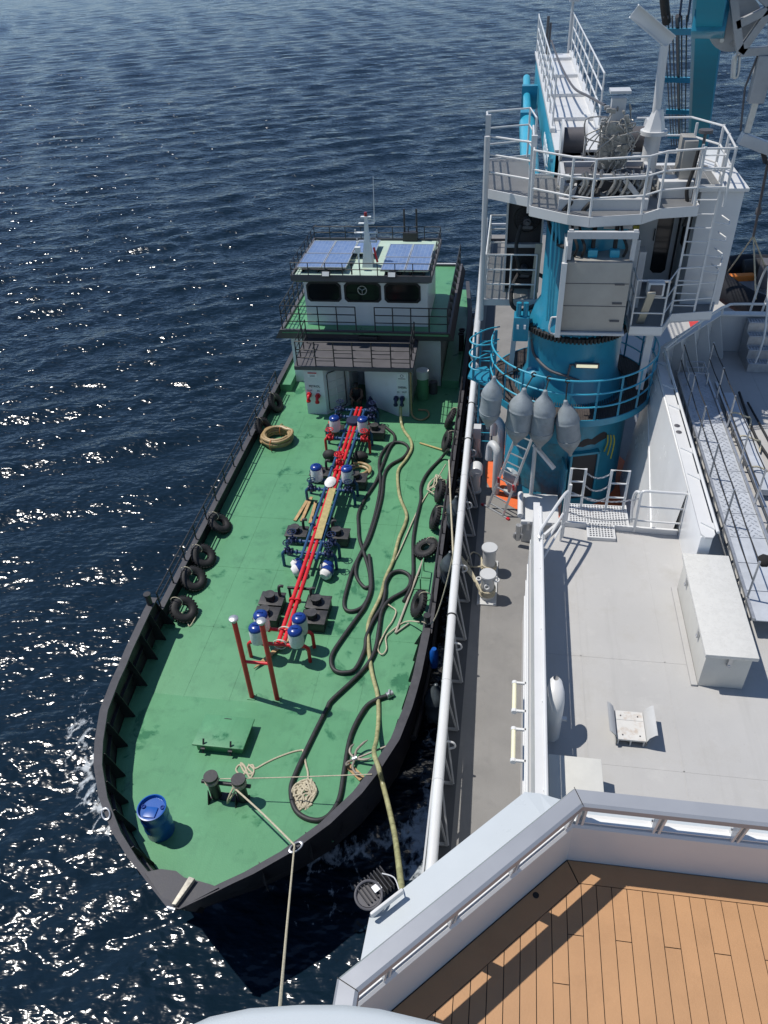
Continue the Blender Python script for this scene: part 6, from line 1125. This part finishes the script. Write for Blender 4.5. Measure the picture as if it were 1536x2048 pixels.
# folded outer jib rising towards the camera on the right
J0, J1 = Vector([(7.579, 36.000, 7.618)][0]), Vector([(3.632, 19.000, 15.400)][0])
M_JIB = mat('matt_jib_blue', (0.018, 0.24, 0.37), 0.75, var=0.05, spec=0.2); JB = MB().bar(J0, J1, 0.56, 0.6).build('outer_jib', M_JIB, CR, smooth=False); dj = (J1-J0).normalized(); rj = -dj.cross(Vector((0, 0, 1))).normalized(); uj = dj.cross(rj)
Lj = (J1-J0).length
MB().bar(J0 - rj*0.36 + uj*0.15, J1 - rj*0.36 + uj*0.15, 0.12, 0.2).build('jib_rail', M_CBLUEL, JB, smooth=False)
MB().box(J0 + dj*(Lj*0.86), (0.72, 0.5, 0.78), M=dj.to_track_quat('Y', 'Z').to_matrix()).build('jib_collar', M_CBLUE, JB, bevel=0.03)
for t in (0.12, 0.32, 0.52, 0.74): MB().bar(J0 + dj*(Lj*t) - rj*0.4 + uj*0.4, J0 + dj*(Lj*t) - rj*1.25 + uj*0.4, 0.16, 0.14).build('hose_bracket', M_CBLUE, JB, smooth=False)
for k, off in enumerate((0.62, 0.74, 0.84, 0.96, 1.06, 1.16)): MB().cyl(J0 - rj*off + uj*0.5, J0 + dj*(Lj*0.78) - rj*off + uj*0.5, 0.02 if k != 2 else 0.05, n=6).build('jib_pipe', M_GREYD if k > 1 else M_RUBBER, JB)
a = J0 + dj*(Lj*0.76) - rj*1.1 + uj*0.5
MB().tube(smooth_path([a, a + dj*1.2 + uj*0.4 - rj*0.1, a + dj*2.6 + uj*1.0 + rj*0.1, a + dj*4.5 + uj*1.6 + rj*0.3], 6), 0.11, 10).build('drag_chain', M_RUBBER, JB)
for k in range(3): MB().tube(smooth_path([a + rj*(0.3+0.2*k), a + rj*(0.35+0.2*k) + dj*2 + uj*0.3, a + rj*(0.25+0.2*k) + dj*4.5 + uj*1.0], 5), 0.03, 6).build('jib_hose', mat('navy_hose', (0.015, 0.02, 0.06), 0.5), JB)
# fenders hung on the ring rail
FD = [((990, 752), -3, 'leftmost of the four big grey fenders hung on the crane rail', 0.22), ((1050, 776), -14, 'second from left of the grey fenders hung on the crane rail', 0.18), ((1091, 780), 2, 'third from left of the grey fenders hung on the crane rail', 0.02), ((1131, 800), -2, 'rightmost of the grey fenders hung on the crane rail', -0.1)]
TOPS = [(-0.187, 15.620, 8.186), (0.497, 15.620, 7.906), (0.965, 15.620, 7.873), (1.429, 15.620, 7.634)]; BOTS = [(-0.290, 15.620, 6.782), (0.377, 15.620, 6.366), (0.948, 15.620, 6.253), (1.695, 15.620, 6.122)]
for (px, a, lb, _), tp, bt in zip(FD, TOPS, BOTS):
    tp, bt = Vector(tp), Vector(bt); d = (tp-bt).normalized(); M = d.to_track_quat('Z', 'Y').to_matrix(); s = (tp-bt).length/1.57
    F = thing('fender', lb, 'fender', bt, 'grey fenders hung on the crane rail')
    fk = random.uniform(0.95, 1.06); MB().lathe(bt, [(max(0.01, p.x)*s*fk, p.z*s) for p in smooth_path([(r, 0, h) for r, h in FP], 3)], 32, M @ Matrix.Diagonal((1.0, random.uniform(0.88, 1.0), 1.0))).build('fender_body', M_FEND, F, ang=1.3); MB().torus(tp - d*0.06, 0.035, 0.014, M @ Matrix.Rotation(1.57, 3, 'X'), 14, 6).build('eye', M_FEND, F)
    ang = math.atan2(tp.y-cy, tp.x-cx); rl = Vector((cx+WR*math.cos(ang), cy+WR*math.sin(ang), WZ+1.06)); MB().tube(smooth_path([tp - d*0.06, tp.lerp(rl, 0.5) - Vector((0, 0, 0.03)), rl], 4), 0.016, 6).torus(rl, 0.045, 0.018, Matrix.Rotation(1.2, 3, 'X'), 12, 6).build('lanyard', M_RUBBER, F)
# ------------------------------------------------------------------ rescue boat and its davit at far right
RB = thing('rescue_boat', 'black inflatable rescue boat in its cradle at the right edge', 'boat', (8.6, 27.0, 4.1))
MB().tube(smooth_path([(7.35, 28.6, 5.5), (7.7, 27.2, 5.45), (8.4, 26.2, 5.4), (9.4, 25.6, 5.4), (10.6, 25.3, 5.4)], 6), 0.42, 20).tube(smooth_path([(7.35, 28.6, 5.5), (8.2, 29.3, 5.6), (9.6, 29.3, 5.6), (11, 29.0, 5.6)], 6), 0.42, 20).build('tube', mat('black_hypalon', (0.014, 0.015, 0.019), 0.8, var=0.1, spec=0.25), RB)
MB().bb(7.8, 11, 26.4, 28.9, 5.2, 5.4).build('floor', M_SGREY, RB, smooth=False); MB().box((8.9, 27.6, 6.0), (0.6, 0.7, 0.9)).build('console', M_GREYD, RB, bevel=0.08)
MB().box((8.1, 27.9, 5.75), (0.9, 0.3, 0.22), rz=0.15).build('orange_vest', mat('orange_vest', (0.8, 0.22, 0.03), 0.7), RB, bevel=0.06); MB().cyl((8.3, 28.6, 5.8), (9.0, 28.6, 5.9), 0.3, n=16).build('seat_roll', M_RUBBER, RB)
MB().bb(7.6, 10.5, 25.9, 26.4, 4.1, 4.9).build('cradle', M_CREAM, RB, smooth=False)
hk = Vector([(7.754, 26.500, 7.667)][0]); tp = Vector([(6.917, 24.000, 10.595)][0])
for e in [(7.757, 28.464, 5.700), (8.205, 26.045, 5.700), (9.046, 27.808, 5.700)] : MB().tube([hk, e], 0.025, 6).build('sling', M_ROPE, RB)
DVt = thing('boat_davit', 'white and grey lattice davit with sheave over the rescue boat', 'davit', (8.0, 22.0, 6.6))
MB().tube([hk, hk.lerp(tp, 0.35), tp], 0.04, 8).lathe(hk.lerp(tp, 0.3), [(0.03, 0), (0.09, 0.05), (0.09, 0.2), (0.03, 0.3)], 12).build('fall_wire', M_GREYD, DVt)
F = [(4.411, 21.000, 14.905), (4.878, 21.000, 13.628), (5.561, 21.000, 13.660), (5.358, 21.000, 14.466), (4.793, 21.000, 14.892), (4.671, 21.000, 14.162)]
lt = MB()
for i, j in ((0, 1), (1, 2), (1, 3), (3, 2), (5, 3), (4, 3)): lt.bar(F[i], F[j], 0.16, 0.16)
M_DAV = mat('davit_grey_paint', (0.34, 0.35, 0.36), 0.45, var=0.08, dirt=((0.22, 0.2, 0.18), 0.4, 5)); lt.build('lattice', M_DAV, DVt, smooth=False)
c = Vector([(4.734, 21.400, 14.136)][0]); MB().cyl(c, c + Vector((0, 0.12, 0)), 0.55, n=32).build('sheave', M_DAV, DVt)
for k in range(5): a = 2.0+k*0.7; MB().cyl(c + Vector((0.38*math.cos(a), -0.03, 0.38*math.sin(a))), c + Vector((0.38*math.cos(a), 0.02, 0.38*math.sin(a))), 0.05, n=10).build('sheave_bolt', M_GALV, DVt)
G = [(5.447, 21.000, 13.565), (5.443, 21.000, 12.605), (5.405, 21.000, 11.965), (5.282, 21.000, 11.857), (6.087, 21.000, 11.570), (5.276, 21.000, 13.570), (5.149, 21.000, 12.921), (5.261, 21.000, 12.000)]
MB().bar(G[0], G[1], 0.34, 0.3).build('arm', M_DAV, DVt, bevel=0.02); MB().bar(G[1], G[2], 0.14, 0.12).build('ram', M_GALV, DVt, smooth=False); MB().bar(G[3], G[4], 0.28, 0.26).build('foot_beam', M_SGREY, DVt, bevel=0.02); MB().tube(G[5:8], 0.025, 6).build('wire', M_GREYD, DVt)
H = [(4.785, 21.000, 13.562), (4.839, 21.000, 13.132), (4.937, 21.000, 13.180)]
MB().tube(smooth_path([F[1], H[0], H[1]], 4), 0.06, 8).tube(smooth_path([F[1], H[2], H[1]], 4), 0.03, 6).build('hook', M_GALV, DVt)
K = [(5.860, 21.000, 11.573), (5.998, 21.000, 11.290), (6.173, 21.000, 11.231)]
MB().bar(K[0], K[1], 0.1).bar(K[1], K[2], 0.16, 0.05).build('clamp', M_LET, DVt, smooth=False)

# ------------------------------------------------------------------ teak deck and rail of the bridge wing below the camera
K = 1.75                                   # all of this is laid out in plank widths of 0.14 m
def F3(x, y, zc): return (x*K, y*K, 16.6 + (zc - 16.6)*K)
ZT = 16.6 - 4.2*K
M_TEAK = mat('tan_synthetic_teak', (0.44, 0.245, 0.118), 0.6, var=0.05, vscale=3, bump=0.15, bscale=70, rand=0.035, dirt=((0.30, 0.16, 0.075), 0.4, 2.5))
M_CAULK = mat('black_caulking', (0.012, 0.012, 0.012), 0.7)
M_RAILG = mat('satin_grey_cap_rail', (0.36, 0.375, 0.40), 0.35, metal=0.25, var=0.03)
M_COAM = mat('white_coaming', (0.66, 0.66, 0.65), 0.4, var=0.03)
M_LEDGE = mat('pale_white_ledge', (0.50, 0.54, 0.56), 0.3, var=0.02)
BW = thing('bridge_wing', 'wing deck with tan planks, grey capped rail and white ledge in front', 'ship deck', (1.0*K, 1.6*K, ZT))
def sc(poly): return [(x*K, y*K) for x, y in poly]
base = sc([(0.50, 2.26), (3.2, 2.26), (3.2, -0.4), (-0.50, -0.4), (-0.50, 1.26)]); 
MB().prism(base, ZT-0.06, ZT-0.012).build('caulk_bed', M_CAULK, BW, smooth=False)
TD = part_empty('teak_deck', BW)
def yd(x): return x + 1.76                 # diagonal inner edge
g = 0.0022
# margin boards along the two edges
m1 = MB().prism(sc([(0.505, 2.255), (3.2, 2.255), (3.2, 2.135), (0.56, 2.135)]), ZT-0.012, ZT).build('margin_board', M_TEAK, TD, smooth=False)
m2 = MB().prism(sc([(0.50, 2.25), (0.555, 2.13), (-0.37, 1.205), (-0.37, 0.25), (-0.495, 0.25), (-0.495, 1.255)]), ZT-0.012, ZT).build('margin_board', M_TEAK, TD, smooth=False)
MB().cyl(F3(0.33, 2.04, 0)[:2] + (ZT+0.001,), F3(0.33, 2.04, 0)[:2] + (ZT+0.003,), 0.03, n=24).build('scupper', M_CAULK, m2)
off = 0.0105
for i in range(-11, 34):
    xa, xb = 0.57 + 0.08*i + g, 0.57 + 0.08*(i+1) - g
    def ytop(x): return min(2.131, x + 1.571)
    if xb > 3.0: break
    ends = [0.25]
    j = i % 3; e = {0: 1.28, 1: 1.86, 2: 1.05}[j] if i % 2 else {0: 0.9, 1: 1.62, 2: 1.86}[j]
    if i in (-1, 2, 5, 8, 11): e = 1.86
    elif i in (0, 1, 3, 4, 6, 7, 9, 10): e = 1.2 - 0.13*(i % 4)
    if i == 12: e = 1.6
    yA, yB = ytop(xa), ytop(xb)
    if min(yA, yB) < 0.3: continue
    def plank(poly): MB().prism(sc(poly), ZT-0.012, ZT + random.uniform(-0.0006, 0.0006)).build('plank', M_TEAK, TD, smooth=False)
    mid = 0.56 - xa
    top = [(xb, yB), (xa, yA)] if not (xa < 0.56 < xb) else [(xb, yB), (0.56, 2.131), (xa, yA)]
    if e < min(yA, yB) - 0.1:
        plank([(xa, e+g), (xb, e+g)] + top); plank([(xa, 0.25), (xb, 0.25), (xb, e-g), (xa, e-g)])
    else: plank([(xa, 0.25), (xb, 0.25)] + top)
# coaming: inner wall and its sloping top, open slot, cap rail on brackets
def corner_sweep(name, prof, m, parent=BW, bevel=0.0, smooth=False):
    """profile (offset outward from the planking edge, height above deck in base units) swept along side, diagonal and front"""
    ns = Vector((-1, 0, 0)); nd = Vector((-1, 1, 0)).normalized(); nf = Vector((0, 1, 0)); P = [Vector((-0.50, -0.4, 0)), Vector((-0.50, 1.26, 0)), Vector((0.5, 2.26, 0)), Vector((3.2, 2.26, 0))]
    mit = lambda a, b: (a + b) / (1 + a.dot(b)); rows = []
    for p, n_ in zip(P, (ns, mit(ns, nd), mit(nd, nf), nf)): rows.append([F3(p.x + n_.x*o, p.y + n_.y*o, 12.4 + h) for o, h in prof])
    mb = MB().loft(rows, True)
    mb.add(rows[0], [tuple(range(len(prof)))]); mb.add(rows[-1], [tuple(range(len(prof)))]); return mb.build(name, m, parent, smooth=smooth, bevel=bevel)
corner_sweep('coaming', [(0.0, -0.02), (0.0, 0.33), (0.012, 0.345), (0.075, 0.35), (0.08, 0.33), (0.08, -0.02)], M_COAM)
corner_sweep('slot_strip', [(0.02, 0.353), (0.02, 0.361), (0.05, 0.361), (0.05, 0.353)], mat('white_sealing_strip', (0.75, 0.76, 0.75), 0.4))
CRo = corner_sweep('cap_rail', [(-0.045, 0.575), (-0.042, 0.605), (-0.028, 0.618), (0.045, 0.618), (0.057, 0.60), (0.057, 0.575)], M_RAILG)
lo = MB(); top = [(-0.56, -0.4), (-0.555, 1.2), (-0.51, 1.45), (-0.50, 1.695), (0.25, 2.46), (0.33, 2.46), (0.52, 2.42), (3.2, 2.42)]; inn = [(-0.53, -0.4), (-0.53, 1.25), (-0.51, 1.34), (-0.44, 1.42), (0.38, 2.24), (0.44, 2.30), (0.48, 2.335), (3.2, 2.335)]
lo.loft([[F3(x, y, 12.74) for x, y in inn], [F3(x, y, 12.70) for x, y in top], [F3(x+0.004, y-0.004, 12.685) for x, y in top], [F3(x, y, 12.0) for x, y in top]]); lo.build('outer_ledge', M_LEDGE, BW, smooth=False)
nd = Vector((-1, 1, 0)).normalized(); td = Vector((1, 1, 0)).normalized()
def bracket(p, n_, t_):
    b = MB(); pts = [(0.01, 0.34), (0.07, 0.34), (0.05, 0.58), (-0.03, 0.58)]
    for s in (-0.02, 0.008): b.extr([F3(p.x + n_.x*o + t_.x*s, p.y + n_.y*o + t_.y*s, 12.4+h) for o, h in pts], Vector((t_.x, t_.y, 0))*0.012*K)
    o = b.build('rail_bracket', M_COAM, BW, smooth=False)
    for h in (0.42, 0.47): q = F3(p.x + n_.x*0.035 + t_.x*-0.024, p.y + n_.y*0.035 + t_.y*-0.024, 12.4+h); MB().cyl(q, Vector(q) - Vector((t_.x, t_.y, 0))*0.012, 0.011, n=8).build('bolt', M_GALV, o)
for s in (0.03, 0.43, 0.83, 1.22): bracket(Vector((0.5, 2.26, 0)) - td*s, nd, td)
for x in (0.53, 0.92, 1.31, 1.7, 2.1): bracket(Vector((x, 2.26, 0)), Vector((0, 1, 0)), Vector((1, 0, 0)))
# mitre joints in the cap rail
for p, n_ in ((Vector((0.5, 2.26, 0)), (nd + Vector((0, 1, 0))).normalized()), (Vector((-0.50, 1.26, 0)), (nd + Vector((-1, 0, 0))).normalized())):
    q0 = F3(p.x - n_.x*0.046, p.y - n_.y*0.046, 12.4+0.6195); q1 = F3(p.x + n_.x*0.06, p.y + n_.y*0.06, 12.4+0.6195); MB().bar(q0, q1, 0.006, 0.003).build('rail_joint', M_CAULK, CRo, smooth=False)
# floodlight bolted to the outside of the ledge
fl = Vector([(-0.808, 3.095, 9.900)][0]); FL = part_empty('flood_light', BW)
M3 = Matrix.Rotation(math.radians(45), 3, 'Z') @ Matrix.Diagonal((0.62, 0.62, 0.62))
MB().torus(fl + M3 @ Vector((-0.12, 0.08, 0)), 0.115, 0.012, Matrix.Rotation(0.2, 3, 'X'), 28, 8).cyl(fl + M3 @ Vector((-0.12, 0.08, -0.12)), fl + M3 @ Vector((-0.12, 0.08, -0.02)), 0.10, n=24).build('lamp_rim', M_GREYD, FL)
for k in range(9): MB().box(fl + M3 @ Vector((-0.2+0.055*k, 0.14, -0.05)), (0.015, 0.34, 0.14), M=M3).build('cooling_fin', M_LET, FL, smooth=False)
MB().box(fl + M3 @ Vector((0.02, 0.08, 0.03)), (0.12, 0.10, 0.01), M=M3).build('data_plate', M_SIGN, FL, smooth=False)
MB().box(fl + M3 @ Vector((0.02, -0.16, -0.02)), (0.56, 0.05, 0.12), M=M3).build('bracket_plate', M_SHW, FL, bevel=0.015)
MB().tube(smooth_path([fl + M3 @ Vector((0.26, -0.12, 0)), fl + M3 @ Vector((0.3, 0.05, 0.02)), fl + M3 @ Vector((0.2, 0.2, 0.02))], 4), 0.006, 6).build('cable', M_SHW, FL)
# rounded white ledge right under the camera
rl = MB(); edge = [(-0.593, 0.430, 14.900), (-0.565, 0.489, 14.900), (-0.505, 0.525, 14.900), (-0.430, 0.550, 14.900), (-0.332, 0.569, 14.900), (-0.242, 0.581, 14.900), (-0.172, 0.583, 14.900), (-0.062, 0.575, 14.900), (0.026, 0.564, 14.900), (0.121, 0.542, 14.900)]
rows = []
for dz, sh in ((-0.5, 0.0), (-0.06, 0.0), (-0.02, -0.012), (0.0, -0.04), (0.01, -0.3)):
    rows.append([(x, y+sh, 14.9+dz) for x, y, z in edge])
rl.loft(rows); one('white_ledge', M_LEDGE, 'smooth white rounded ledge at the bottom edge of the view', 'ledge', rl)
